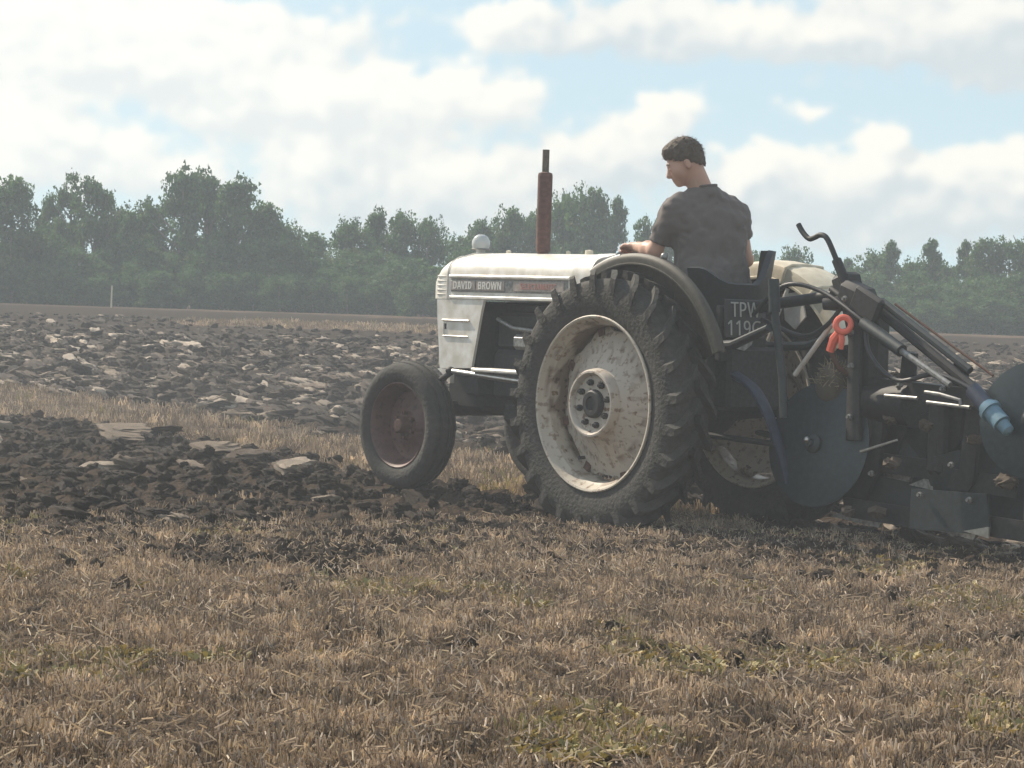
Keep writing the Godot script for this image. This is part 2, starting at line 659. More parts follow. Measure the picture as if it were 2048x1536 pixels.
func bare_at(x: float, z: float) -> bool:
	for b in bare_spots:
		var dx: float = (x - b[0]) / b[2]
		var dz: float = (z - b[1]) / (b[2] * 1.6)
		if dx * dx + dz * dz < 1.0 + 0.8 * fine_n.get_noise_2d(x * 12.0, z * 12.0):
			return true
	return false

func spread(edge: PackedVector2Array) -> PackedVector2Array:
	var out := PackedVector2Array()
	for p in edge:
		out.append(p * 1.048)
	return out

func edge_wobble(p: Vector2) -> Vector2:
	return p + Vector2(fine_n.get_noise_2d(p.x * 3.0, p.y * 3.0), fine_n.get_noise_2d(p.x * 3.0 + 50.0, p.y * 3.0)) * 0.42 + Vector2(0.0, fine_n.get_noise_2d(p.x * 13.0, p.y * 13.0) * 0.38)

func inside(p: Vector2, edge: PackedVector2Array, box: Rect2) -> bool:
	return box.has_point(p) and Geometry2D.is_point_in_polygon(p, edge)

var strip_box := Rect2(-14.0, -33.0, 14.6, 22.0)
var field_box := Rect2(-85.0, -250.0, 260.0, 240.0)

func zone(x: float, z: float) -> int:
	# 0 stubble, 1 the near ploughed strip, 2 the ploughed field
	var p := edge_wobble(Vector2(x, z))
	if inside(p, strip_edge, strip_box):
		return 1
	if inside(p, field_edge, field_box):
		# bands of stubble left standing far out
		var far := -z + 0.25 * x
		if far > 96.0 and far < 128.0 and x > -14.0 + 3.0 * fine_n.get_noise_1d(z * 0.3) and x < 6.0:
			return 0
		if far > 185.0:
			return 0
		return 2
	return 0

func soil_height(x: float, z: float, which: int) -> float:
	var h := rough_n.get_noise_2d(x * 1.2, z * 1.2) * 0.025
	if which > 0:
		var across := x * furrow_dir.y - z * furrow_dir.x
		h += 0.035 * sin(across * TAU / 0.42 + rough_n.get_noise_2d(x, z) * 3.0) + rough_n.get_noise_2d(x * 9.0, z * 9.0) * 0.07
		if which == 1:
			h += 0.045 * smoothstep(-13.0, -15.5, z) - 0.01
	else:
		h += fine_n.get_noise_2d(x * 14.0, z * 14.0) * 0.014
	return h

func axis_steps(from: float, lo: float, hi: float, to: float, step: float, grow: float) -> PackedFloat32Array:
	var mid := PackedFloat32Array()
	var n := int((hi - lo) / step)
	for i in n + 1:
		mid.append(lo + (hi - lo) * i / n)
	var s := step
	var before := PackedFloat32Array()
	var x := lo
	while x > from:
		s *= grow
		x -= s
		before.append(x)
	before.reverse()
	s = step
	x = hi
	var after := PackedFloat32Array()
	while x < to:
		s *= grow
		x += s
		after.append(x)
	var out := before
	out.append_array(mid)
	out.append_array(after)
	return out

func build_ground() -> void:
	strip_edge = spread(strip_edge)
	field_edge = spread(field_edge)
	rough_n.seed = 5
	rough_n.frequency = 0.35
	rough_n.fractal_octaves = 4
	fine_n.seed = 6
	fine_n.frequency = 0.5
	fine_n.fractal_octaves = 3
	var xs := axis_steps(-900.0, -5.0, 4.0, 900.0, 0.07, 1.09)
	var zs := axis_steps(-1500.0, -24.0, -5.0, 60.0, 0.07, 1.045)
	var nx := xs.size()
	var nz := zs.size()
	var v := PackedVector3Array()
	var c := PackedColorArray()
	var nrm := PackedVector3Array()
	v.resize(nx * nz)
	c.resize(nx * nz)
	nrm.resize(nx * nz)
	for j in nz:
		for i in nx:
			var x := xs[i]
			var z := zs[j]
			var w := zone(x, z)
			v[j * nx + i] = Vector3(x, soil_height(x, z, w), z)
			var k := 0.5 + 0.5 * rough_n.get_noise_2d(x * 3.0, z * 3.0)
			if w == 0:
				c[j * nx + i] = Color(0.165, 0.125, 0.090).lerp(Color(0.085, 0.065, 0.048), k)
				if z < -60.0:
					c[j * nx + i] = Color(0.19, 0.135, 0.098).lerp(Color(0.11, 0.082, 0.060), smoothstep(0.3, 0.7, k))
			else:
				c[j * nx + i] = Color(0.048, 0.036, 0.027).lerp(Color(0.075, 0.056, 0.042), k)
	for j in nz:
		for i in nx:
			var a := v[j * nx + mini(i + 1, nx - 1)] - v[j * nx + maxi(i - 1, 0)]
			var b := v[mini(j + 1, nz - 1) * nx + i] - v[maxi(j - 1, 0) * nx + i]
			nrm[j * nx + i] = b.cross(a).normalized()
	var idx := PackedInt32Array()
	for j in nz - 1:
		for i in nx - 1:
			var a := j * nx + i
			idx.append_array([a, a + 1, a + nx, a + 1, a + nx + 1, a + nx])
	var arr := []
	arr.resize(Mesh.ARRAY_MAX)
	arr[Mesh.ARRAY_VERTEX] = v
	arr[Mesh.ARRAY_NORMAL] = nrm
	arr[Mesh.ARRAY_COLOR] = c
	arr[Mesh.ARRAY_INDEX] = idx
	var m := ArrayMesh.new()
	m.add_surface_from_arrays(Mesh.PRIMITIVE_TRIANGLES, arr)
	var o := MeshInstance3D.new()
	o.name = "field_ground"
	o.mesh = m
	o.material_override = M.ground
	kind(o, "structure")
	add_child(o)

# ------------------------------------------------------------------ trees
func leaf_crown(sd: int, style: int) -> ArrayMesh:
	# crown one metre tall and one metre wide at its widest: many leaf clumps through its volume
	var r := RandomNumberGenerator.new()
	r.seed = sd
	var v := PackedVector3Array()
	var n := PackedVector3Array()
	var c := PackedColorArray()
	var lean := r.randf_range(-0.08, 0.08)
	var clumps := []
	var lobes := []
	if style == 0:
		for i in 17:
			var a := r.randf() * TAU
			var y := r.randf_range(0.2, 0.86)
			var out := 0.30 * sqrt(maxf(0.05, 1.0 - pow((y - 0.42) / 0.60, 2.0)))
			lobes.append([Vector3(cos(a) * out * r.randf_range(0.4, 1.0), y, sin(a) * out * r.randf_range(0.4, 1.0)), r.randf_range(0.13, 0.22)])
		lobes.append([Vector3(lean, 0.84, 0), 0.15])
		lobes.append([Vector3(0, 0.5, 0), 0.26])
		lobes.append([Vector3(0.05, 0.66, 0.04), 0.22])
	elif style == 1:
		for i in 24:
			var a := r.randf() * TAU
			var y := r.randf_range(0.2, 0.95)
			var out := 0.36 * clampf(1.25 - y * 0.9, 0.1, 1.0)
			lobes.append([Vector3(cos(a) * out * r.randf_range(0.3, 1.0) + lean * y, y, sin(a) * out * r.randf_range(0.3, 1.0)), r.randf_range(0.08, 0.15)])
	else:
		for i in 22:
			var y := 0.06 + 0.9 * i / 22.0
			var a := r.randf() * TAU
			var out := 0.40 * (1.0 - y) + 0.02
			lobes.append([Vector3(cos(a) * out * 0.7, y, sin(a) * out * 0.7), 0.055 + 0.14 * (1.0 - y)])
	for L in lobes:
		var p: Vector3 = L[0]
		var rad: float = L[1]
		var per := 30 if style == 1 else 36
		for k in per:
			var d := Vector3(r.randfn(), r.randfn(), r.randfn()).normalized()
			var q := p + d * rad * pow(r.randf(), 0.4) * Vector3(1.0, 0.8, 1.0)
			var tint := Color(0.038, 0.088, 0.040).lerp(Color(0.115, 0.185, 0.075), r.randf()).lerp(Color(0.17, 0.13, 0.05), 0.35 if r.randf() < 0.1 else 0.0)
			clumps.append([q, tint, rad])
	for cl in clumps:
		var q: Vector3 = cl[0]
		for k in 11:
			var p := q + Vector3(r.randfn(), r.randfn() * 0.7, r.randfn()) * 0.024
			var nn := Vector3(r.randfn(), r.randfn() + 0.5, r.randfn()).normalized()
			var u := nn.cross(Vector3(r.randfn(), r.randfn(), r.randfn())).normalized()
			var w := nn.cross(u)
			var s := r.randf_range(0.0105, 0.021)
			var tint: Color = cl[1]
			tint = tint * r.randf_range(0.8, 1.2)
			for e in [Vector2(1, -0.7), Vector2(-1, -0.5), Vector2(0.1, 1.1)]:
				v.append(p + (u * e.x + w * e.y) * s)
				n.append(nn)
				c.append(tint)
	var arr := []
	arr.resize(Mesh.ARRAY_MAX)
	arr[Mesh.ARRAY_VERTEX] = v
	arr[Mesh.ARRAY_NORMAL] = n
	arr[Mesh.ARRAY_COLOR] = c
	var m := ArrayMesh.new()
	m.add_surface_from_arrays(Mesh.PRIMITIVE_TRIANGLES, arr)
	return m

func trunk_mesh(sd: int, style: int) -> ArrayMesh:
	var r := RandomNumberGenerator.new()
	r.seed = sd
	var g := Geo.new()
	var bend := Vector3(r.randf_range(-0.04, 0.04), 0, r.randf_range(-0.04, 0.04))
	g.tube([Vector3.ZERO, Vector3(0, 0.3, 0) + bend * 0.5, Vector3(0, 0.6, 0) + bend, Vector3(0, 0.9, 0) + bend * 0.4], [0.035, 0.026, 0.016, 0.004], 7)
	for i in 8:
		var y := 0.22 + 0.08 * i
		var a := r.randf() * TAU
		var out := Vector3(cos(a), 0.0, sin(a)) * (0.34 if style != 2 else 0.3) * (1.15 - y)
		g.tube([Vector3(0, y, 0) + bend * y, Vector3(0, y + 0.06, 0) + out * 0.5 + bend * y, Vector3(0, y + 0.17, 0) + out], [0.013, 0.009, 0.003], 5)
	return g.mesh(60.0)

func build_trees() -> void:
	var crowns := [[], [], []]
	var trunks := [[], [], []]
	for s in 3:
		for k in 3:
			crowns[s].append(leaf_crown(100 + s * 10 + k, s))
			trunks[s].append(trunk_mesh(200 + s * 10 + k, s))
	# x, z, height, width, kind (0 rounded, 1 airy, 2 narrow), then what singles it out
	var rows := [
		[-52.5, -228, 11.1, 6.7, 0, ""], [-47.6, -222, 11.2, 6.5, 0, ""],
		[-42.5, -215, 10.8, 5.8, 0, "tall green tree at the left end of the tree line"],
		[-41.3, -225, 9.8, 3.5, 1, "thin airy tree just right of the leftmost tall tree"],
		[-39.0, -222, 10.8, 4.1, 1, "left one of the two airy trees with sky showing through, near the left end"],
		[-36.5, -220, 11.1, 4.9, 1, "right one of the two airy trees with sky showing through, near the left end"],
		[-35.1, -225, 9.5, 4.4, 0, "rounded tree to the right of the left pair of airy trees"],
		[-33.1, -222, 8.4, 3.8, 0, "small rounded tree in the dip left of the big airy clump"],
		[-31.4, -222, 9.9, 4.6, 0, "rounded tree on the left flank of the big airy clump"],
		[-29.1, -220, 11.7, 5.4, 1, "tallest airy tree on the left of the big clump, its top nearest the clouds"],
		[-27.1, -224, 11.7, 5.5, 1, "airy tree in the middle of the big clump with sky gaps"],
		[-24.0, -220, 11.0, 5.6, 1, "airy tree on the right shoulder of the big clump"],
		[-22.1, -222, 9.6, 4.9, 0, "rounded tree stepping down right of the big airy clump"],
		[-20.4, -225, 8.1, 4.7, 0, "lower rounded tree on the slope right of the big clump"],
		[-18.5, -235, 7.4, 5.2, 0, "lowest pale tree in the dip between the big clump and the middle trees"],
		[-14.4, -225, 8.8, 4.6, 0, "rounded tree just right of the deep dip, left of the tractor bonnet"],
		[-12.8, -230, 9.1, 3.7, 1, "thin airy tree between two rounded ones left of the tractor bonnet"],
		[-10.0, -228, 9.3, 4.7, 0, "broad rounded tree left of the tractor bonnet"],
		[-7.8, -226, 8.8, 3.7, 0, "rounded tree straight above the nose of the tractor"],
		[-5.6, -240, 7.7, 4.9, 0, "low tree behind the glass air cleaner bowl of the tractor"],
		[-2.9, -238, 9.2, 4.9, 0, "rounded tree behind the front half of the tractor bonnet"],
		[-0.4, -236, 10.3, 4.4, 0, "rounded tree over the bonnet, second to the left of the exhaust stack"],
		[1.7, -238, 10.1, 4.7, 0, "rounded tree directly left of the exhaust stack"],
		[4.0, -235, 11.7, 4.4, 0, "tall tree directly right of the exhaust stack"],
		[6.3, -232, 12.3, 5.5, 0, "tallest broad tree between the exhaust stack and the driver"],
		[9.3, -234, 11.4, 4.0, 2, "narrow pointed tree between the exhaust stack and the driver"],
		[12.1, -236, 10.1, 3.8, 0, "rounded tree just left of the driver's forearm"],
		[14.1, -236, 9.4, 4.6, 0, "tree partly hidden by the driver's left arm"],
		[17.7, -240, 8.3, 5.9, 0, ""], [21.5, -240, 6.9, 5.9, 0, ""],
		[23.6, -240, 6.5, 3.5, 0, "small tree peeping out right of the seat back"],
		[25.5, -235, 7.8, 3.8, 0, "round topped tree above the cream mudguard"],
		[31.1, -240, 6.6, 3.5, 2, "small pointed tree beside the crank handle of the plough"],
		[32.2, -230, 7.6, 4.7, 0, "rounded tree first to the right of the crank handle"],
		[33.6, -228, 8.0, 3.6, 2, "narrow pointed tree second to the right of the crank handle"],
		[35.8, -232, 6.9, 4.0, 0, "low rounded tree between two narrow pointed ones at the right"],
		[36.7, -226, 8.1, 3.9, 2, "tall narrow pointed tree above the plough frame"],
		[39.7, -226, 8.2, 3.3, 2, "narrow pointed tree left of the big tree at the right end"],
		[39.5, -232, 6.7, 4.0, 0, "low tree hidden behind the narrow pointed trees at the right"],
		[41.4, -222, 8.5, 4.7, 0, "big bushy tree next to the right end of the tree line"],
		[44.1, -222, 9.2, 5.2, 0, "highest bushy tree at the right edge of the picture"],
		[47.7, -222, 9.7, 6.5, 0, ""], [52.1, -224, 9.6, 6.6, 0, ""]]
	var r := RandomNumberGenerator.new()
	r.seed = 77
	for t in rows:
		var s: int = t[4]
		var k := r.randi() % 3
		var o := thing("tree", Vector3(t[0], -0.1, t[1]), r.randf() * TAU)
		var h: float = t[2]
		var w: float = t[3]
		part("trunk", trunks[s][k], M.bark, o, Transform3D(Basis.from_scale(Vector3(h * 0.85, h, h * 0.85)), Vector3.ZERO))
		part("crown", crowns[s][k], M.leaf, o, Transform3D(Basis.from_scale(Vector3(w * 1.42, h * 1.03, w * 1.42)), Vector3.ZERO))
		if t[5] == "":
			tag(o, "tree at the back of the wood, hidden or beyond the edge of the view", "tree", "trees out of sight")
		else:
			tag(o, t[5], "tree", "trees along the far edge of the field")
	# the dark understorey that closes the foot of the wood
	for row in 3:
		var x := -58.0 + row * 0.9
		while x < 58.0:
			var depth := 213.0 - row * 3.5 + r.randf_range(-1.5, 1.5) + (6.0 if x < -10.0 else 0.0)
			var o := thing("shrub", Vector3(x, -0.25, -depth), r.randf() * TAU)
			var h: float = [7.0, 5.6, 4.0][row] * r.randf_range(0.8, 1.15) * (0.85 if x > 20.0 else 1.0)
			var w: float = [5.2, 4.6, 4.0][row] * r.randf_range(0.85, 1.2)
			part("crown", crowns[0][r.randi() % 3], M.leaf, o, Transform3D(Basis.from_scale(Vector3(w * 1.2, h, w * 1.2)), Vector3(0, -0.12 * h, 0)))
			part("trunk", trunks[0][0], M.bark, o, Transform3D(Basis.from_scale(Vector3(h * 0.6, h * 0.8, h * 0.6)), Vector3.ZERO))
			tag(o, "dark bushy shrub in the understorey at the foot of the far trees", "shrub", "shrubs at the foot of the far trees")
			x += r.randf_range(2.2, 3.0)
	# the pale post that stands before the wood at the left
	var g := Geo.new()
	g.tube([Vector3.ZERO, Vector3(0.02, 1.75, 0)], [0.07, 0.055], 8)
	var post := part("marker_post", g.mesh(), M.cream, self, at(-31.6, -0.02, -200.0))
	tag(post, "thin pale post standing in front of the trees at the left", "post")

# ------------------------------------------------------------------ turned soil
func clod_mesh(sd: int) -> ArrayMesh:
	var n := FastNoiseLite.new()
	n.seed = sd
	n.frequency = 0.9
	n.fractal_octaves = 3
	var g := Geo.new()
	var rings := 10
	var segs := 16
	var pv := PackedVector3Array()
	var pt := PackedInt32Array()
	for i in rings + 1:
		var a := PI * i / rings
		for k in segs:
			var b := TAU * k / segs
			var d := Vector3(cos(b) * sin(a), cos(a), sin(b) * sin(a))
			var p := Vector3(signf(d.x) * pow(absf(d.x), 0.72), signf(d.y) * pow(absf(d.y), 0.8), signf(d.z) * pow(absf(d.z), 0.72))
			var q := d * 1.3
			p *= 1.0 + n.get_noise_3d(q.x, q.y, q.z) * 0.55 + n.get_noise_3d(q.x * 3.0 + 7.0, q.y * 3.0, q.z * 3.0) * 0.42
			pv.append(p * 0.5)
	for i in rings:
		for k in segs:
			var k2 := (k + 1) % segs
			pt.append_array([i * segs + k, i * segs + k2, (i + 1) * segs + k, i * segs + k2, (i + 1) * segs + k2, (i + 1) * segs + k])
	g.add(pv, pt)
	return g.mesh(62.0)

func multi(called: String, mesh: Mesh, mat_: Material, xfs: Array, cols: PackedColorArray, parent: Node) -> MultiMeshInstance3D:
	var mm := MultiMesh.new()
	mm.transform_format = MultiMesh.TRANSFORM_3D
	mm.use_colors = true
	mm.mesh = mesh
	mm.instance_count = xfs.size()
	for i in xfs.size():
		mm.set_instance_transform(i, xfs[i])
		mm.set_instance_color(i, cols[i])
	var o := MultiMeshInstance3D.new()
	var taken: Dictionary = parent.get_meta("taken_names", {})
	var n: int = taken.get(called, 0)
	taken[called] = n + 1
	parent.set_meta("taken_names", taken)
	o.name = called if n == 0 else "%s_%03d" % [called, n]
	o.multimesh = mm
	o.material_override = mat_
	kind(o, "stuff")
	parent.add_child(o, true)
	return o

func build_soil() -> void:
	var r := RandomNumberGenerator.new()
	r.seed = 31
	var variants := []
	for i in 6:
		variants.append(clod_mesh(40 + i))
	var strip := thing("ploughed_strip")
	kind(strip, "structure")
	var field := thing("ploughed_field")
	kind(field, "structure")
	var tones := [Color(0.050, 0.036, 0.026), Color(0.070, 0.051, 0.037), Color(0.100, 0.074, 0.054), Color(0.17, 0.130, 0.098), Color(0.33, 0.262, 0.20), Color(0.58, 0.485, 0.39)]
	var pieces := []   # [screen size, zone, variant, transform, tone]
	var yaw := atan2(-furrow_dir.y, furrow_dir.x)
	var place := func(x: float, z: float, w: int, big: float, pale: float) -> void:
		var across := x * furrow_dir.y - z * furrow_dir.x
		var along := x * furrow_dir.x + z * furrow_dir.y
		var slab := r.randf() < (0.5 if w == 2 else 0.12)
		if slab:
			across = roundf(across / 0.36) * 0.36 + r.randfn() * 0.05
			x = across * furrow_dir.y + along * furrow_dir.x
			z = along * furrow_dir.y - across * furrow_dir.x
		var L: float = big * (r.randf_range(0.18, 0.50) if slab else 0.05 + 0.17 * pow(r.randf(), 2.0))
		var W: float = L * (r.randf_range(0.35, 0.6) if slab else r.randf_range(0.6, 1.0))
		var H: float = (L * r.randf_range(0.14, 0.27) if slab else L * r.randf_range(0.5, 0.8))
		var b := Basis.from_euler(Vector3(deg_to_rad(r.randf_range(-6, 26)), (yaw + deg_to_rad(r.randfn() * 18.0)) if slab else r.randf() * TAU, deg_to_rad(r.randfn() * 12.0)), EULER_ORDER_YXZ)
		b = b.scaled_local(Vector3(L, H, W))
		var y := soil_height(x, z, w) + H * r.randf_range(0.05, 0.3)
		var tone: Color = tones[r.randi() % 3]
		if r.randf() < pale * (1.9 if slab else 0.08) * clampf(0.9 + 2.4 * rough_n.get_noise_2d(x * 0.55 + 20.0, z * 0.35), 0.1, 2.0):
			tone = tones[3 + r.randi() % 3]  # pale tones paint in the sun glints on wet slices
		tone = tone * r.randf_range(0.85, 1.15)
		pieces.append([L / Vector2(x, z).length(), w, r.randi() % 6, Transform3D(b, Vector3(x, y, z)), tone])
	# the near strip
	for i in 13000:
		var z := r.randf_range(-25.0, -11.8)
		var x := r.randf_range(-6.5, 0.6)
		if zone(x, z) == 1:
			place.call(x, z, 1, 0.50, 0.07)
	# the field behind, thinner with distance
	for band in [[-11.5, -24.0, 4600, 0.78, 0.20], [-24.0, -45.0, 6500, 0.95, 0.27], [-45.0, -75.0, 5500, 1.1, 0.17], [-75.0, -125.0, 1600, 1.2, 0.06]]:
		for i in band[2]:
			var z := r.randf_range(band[1], band[0])
			var reach := -z * 0.23 + 1.5
			var x := r.randf_range(-reach, reach)
			if zone(x, z) == 2:
				place.call(x, z, 2, band[3], band[4])
	# big pale slices on the near strip, their tone standing in for sun glint
	for s in [[-1.37, -16.35, 0.34, 0.9, 5], [-2.60, -16.25, 0.30, 0.3, 5], [-2.44, -16.2, 0.22, 0.1, 4], [-3.92, -19.7, 0.17, 0.2, 5], [-2.95, -19.4, 0.42, 0.6, 4], [-2.05, -17.7, 0.50, 0.75, 4], [-1.78, -17.4, 0.40, 0.75, 3], [-1.45, -16.85, 0.36, 0.8, 4], [-3.5, -18.2, 0.25, 0.5, 3], [-3.1, -20.5, 0.55, 0.7, 4]]:
		var b := Basis.from_euler(Vector3(deg_to_rad(14.0), s[3], deg_to_rad(r.randfn() * 6.0)), EULER_ORDER_YXZ).scaled_local(Vector3(s[2] * 0.8, 0.06, s[2] * 0.42))
		pieces.append([9.0, 1, r.randi() % 6, Transform3D(b, Vector3(s[0], soil_height(s[0], s[1], 1) + 0.06, s[1])), tones[s[4]]])
	# crumbs thrown out on to the stubble in front
	for i in 4200:
		var x := r.randf_range(-3.0, 2.6)
		var z := -13.5 + absf(r.randfn()) * (0.35 + 0.65 * r.randf())
		if r.randf() < 0.02:
			z = r.randf_range(-11.5, -8.5)
		if zone(x, z) == 0:
			var L := r.randf_range(0.02, 0.085)
			var b := Basis.from_euler(Vector3(r.randf(), r.randf() * TAU, r.randf())).scaled_local(Vector3(L, L * 0.7, L * 0.8))
			pieces.append([L / Vector2(x, z).length(), 0, r.randi() % 6, Transform3D(b, Vector3(x, L * 0.15, z)), tones[1 + r.randi() % 2] * r.randf_range(1.0, 1.7)])
	for b in bare_spots:
		for i in int(b[2] * (300.0 if b[1] < -10.0 else 130.0)):
			var x: float = b[0] + r.randfn() * b[2] * 0.5
			var z: float = b[1] + r.randfn() * b[2] * 0.8
			if zone(x, z) == 0:
				var L := r.randf_range(0.015, 0.07)
				var tilt := Basis.from_euler(Vector3(r.randf(), r.randf() * TAU, r.randf())).scaled_local(Vector3(L, L * 0.7, L * 0.8))
				pieces.append([L / Vector2(x, z).length(), 0, r.randi() % 6, Transform3D(tilt, Vector3(x, L * 0.12, z)), tones[2] * r.randf_range(1.0, 1.7)])
	pieces.sort_custom(func(a, b): return a[0] > b[0])
	var mats := {}
	var rest := {}
	for i in pieces.size():
		var p: Array = pieces[i]
		var parent: Node3D = field if p[1] == 2 else strip
		if i < 300:
			var shade := roundi(p[4].get_luminance() * 60.0)
			if not mats.has(shade):
				var m: StandardMaterial3D = M.clod.duplicate()
				m.albedo_color = p[4].linear_to_srgb()
				m.vertex_color_use_as_albedo = false
				mats[shade] = m
			part("clod", variants[p[2]], mats[shade], parent, p[3])
		else:
			var key := [p[1] == 2, p[2]]
			if not rest.has(key):
				rest[key] = [[], PackedColorArray()]
			rest[key][0].append(p[3])
			rest[key][1].append(p[4])
	for key in rest:
		multi("small_clods", variants[key[1]], M.clod, rest[key][0], rest[key][1], field if key[0] else strip)

# ------------------------------------------------------------------ stubble
func straw_mesh(sd: int, count: int, tall: float, spread: float) -> ArrayMesh:
	var r := RandomNumberGenerator.new()
	r.seed = sd
	var v := PackedVector3Array()
	var n := PackedVector3Array()
	var c := PackedColorArray()
	for i in count:
		var p := Vector3(r.randfn() * spread, -0.01, r.randfn() * spread)
		var lean := Vector3(r.randfn() * 0.28, 1.0, r.randfn() * 0.28)
		if r.randf() < 0.25:
			lean = Vector3(r.randfn(), 0.35, r.randfn())
		lean = lean.normalized()
		var h := tall * r.randf_range(0.35, 1.0)
		var q := p + lean * h
		var wd := r.randf_range(0.0016, 0.003)
		var tint := Color(1, 1, 1) * r.randf_range(0.55, 1.3)
		tint.a = 1.0
		var side := lean.cross(Vector3(r.randfn(), 0.1, r.randfn())).normalized()
		var other := lean.cross(side)
		for s in [side, other]:
			var nn: Vector3 = s.cross(lean).normalized()
			for e in [[p + s * wd, p - s * wd, q + s * wd * 0.8], [q + s * wd * 0.8, p - s * wd, q - s * wd * 0.8]]:
				for pt in e:
					v.append(pt)
					n.append(nn)
					c.append(tint)
	var arr := []
	arr.resize(Mesh.ARRAY_MAX)
	arr[Mesh.ARRAY_VERTEX] = v
	arr[Mesh.ARRAY_NORMAL] = n
	arr[Mesh.ARRAY_COLOR] = c
	var m := ArrayMesh.new()
	m.add_surface_from_arrays(Mesh.PRIMITIVE_TRIANGLES, arr)
	return m

func build_stubble() -> void:
	var r := RandomNumberGenerator.new()
	r.seed = 53
	var root := thing("stubble")
	kind(root, "stuff")
	root.set_meta("label", "short brown straw stubble over the unploughed ground")
	root.set_meta("category", "stubble")
	var tufts := []
	for i in 5:
		tufts.append(straw_mesh(300 + i, 12, 0.060, 0.020))
	var xfs := [[], [], [], [], []]
	var cols := [PackedColorArray(), PackedColorArray(), PackedColorArray(), PackedColorArray(), PackedColorArray()]
	var straw := [Color(0.50, 0.405, 0.315), Color(0.39, 0.31, 0.245), Color(0.64, 0.535, 0.43), Color(0.27, 0.215, 0.175)]
	var green := [Color(0.36, 0.32, 0.12), Color(0.26, 0.27, 0.12)]
	for band in [[-4.6, -9.0, 26000, 0.95], [-9.0, -14.5, 31000, 1.0], [-14.5, -22.0, 15000, 1.5], [-22.0, -34.0, 7500, 1.8], [-90.0, -135.0, 5000, 4.0]]:
		for i in band[2]:
			var z := r.randf_range(band[1], band[0])
			var reach := -z * 0.215 + 1.1
			var x := r.randf_range(-reach, reach)
			var on := zone(x, z)
			if on == 2 or (on == 1 and (z < -15.0 or r.randf() < 0.72)):
				continue
			var bare := rough_n.get_noise_2d(x * 4.0 + 31.0, z * 4.0)
			if (bare < -0.22 or bare_at(x, z)) and r.randf() < 0.88:
				continue
			var s: float = band[3] * r.randf_range(0.55, 1.15) * (1.0 + 0.3 * bare)
			var k := r.randi() % 5
			xfs[k].append(Transform3D(Basis.from_euler(Vector3(r.randfn() * 0.15, r.randf() * TAU, r.randfn() * 0.15)).scaled_local(Vector3.ONE * s), Vector3(x, soil_height(x, z, 0), z)))
			var t: Color = straw[r.randi() % 4]
			if fine_n.get_noise_2d(x * 1.6 + 70.0, z * 1.1) > 0.33 and r.randf() < 0.3:
				t = t.lerp(green[r.randi() % 2], 0.75)
			cols[k].append(t * r.randf_range(0.8, 1.15) * clampf(1.0 + 0.9 * rough_n.get_noise_2d(x * 7.0 - 40.0, z * 5.0), 0.5, 1.35))
	for k in 5:
		multi("straw_tufts", tufts[k], M.straw, xfs[k], cols[k], root)
	# single cut straws and chaff lying about
	var one := straw_mesh(411, 1, 0.085, 0.0)
	var lx := []
	var lc := PackedColorArray()
	for i in 42000:
		var z := -4.6 - 10.2 * pow(r.randf(), 0.8)
		var reach := -z * 0.215 + 1.1
		var x := r.randf_range(-reach, reach)
		if zone(x, z) != 0:
			continue
		var b := Basis.from_euler(Vector3(PI / 2.0 + r.randfn() * 0.3, r.randf() * TAU, 0), EULER_ORDER_YXZ).scaled_local(Vector3(1.0, r.randf_range(0.2, 0.85) * (1.6 if r.randf() < 0.03 else 0.8), 1.0))
		lx.append(Transform3D(b, Vector3(x, soil_height(x, z, 0) + r.randf_range(0.004, 0.035), z)))
		lc.append((straw[r.randi() % 4] if r.randf() < 0.93 else Color(0.72, 0.62, 0.47)) * r.randf_range(0.65, 1.2))
	multi("loose_straw", one, M.straw, lx, lc, root)
	# low leafy weeds in patches
	var leaves := PackedVector3Array()
	var ln := PackedVector3Array()
	var cc := PackedColorArray()
	for i in 9:
		var a := TAU * i / 9.0 + r.randf() * 0.5
		var out := Vector3(cos(a), r.randf_range(0.5, 1.6), sin(a)).normalized() * r.randf_range(0.03, 0.06)
		var side := out.cross(Vector3.UP).normalized() * r.randf_range(0.005, 0.009)
		var tip := out + Vector3(0, -0.012, 0)
		var nn := side.cross(out).normalized()
		for e in [Vector3.ZERO, tip, out * 0.6 + side, Vector3.ZERO, out * 0.6 - side, tip]:
			leaves.append(e)
			ln.append(nn)
			cc.append(Color.WHITE)
	var arr := []
	arr.resize(Mesh.ARRAY_MAX)
	arr[Mesh.ARRAY_VERTEX] = leaves
	arr[Mesh.ARRAY_NORMAL] = ln
	arr[Mesh.ARRAY_COLOR] = cc
	var weed := ArrayMesh.new()
	weed.add_surface_from_arrays(Mesh.PRIMITIVE_TRIANGLES, arr)
	var wx := []
	var wc := PackedColorArray()
	for i in 9000:
		var z := r.randf_range(-13.5, -5.2)
		var reach := -z * 0.215 + 0.4
		var x := r.randf_range(-reach, reach)
		if zone(x, z) != 0 or fine_n.get_noise_2d(x * 1.6 + 70.0, z * 1.1) < 0.31:
			continue
		wx.append(Transform3D(Basis(Vector3.UP, r.randf() * TAU).scaled(Vector3.ONE * r.randf_range(0.6, 1.3)), Vector3(x, soil_height(x, z, 0), z)))
		wc.append(Color(0.26, 0.235, 0.10).lerp(Color(0.42, 0.33, 0.15), r.randf()) * r.randf_range(0.7, 1.1))
	var weeds := multi("weeds", weed, M.straw, wx, wc, self)
	weeds.set_meta("label", "patches of low yellow green weeds among the stubble")
	weeds.set_meta("category", "weeds")
# ------------------------------------------------------------------ tractor
# local axes: x to the tractor's right, y up, -z forward; the origin lies on the ground under the rear axle
const HEADING := 38.5
const STAND := Vector3(0.986, 0.055, -14.034)
var wear_and_shade := FastNoiseLite.new()

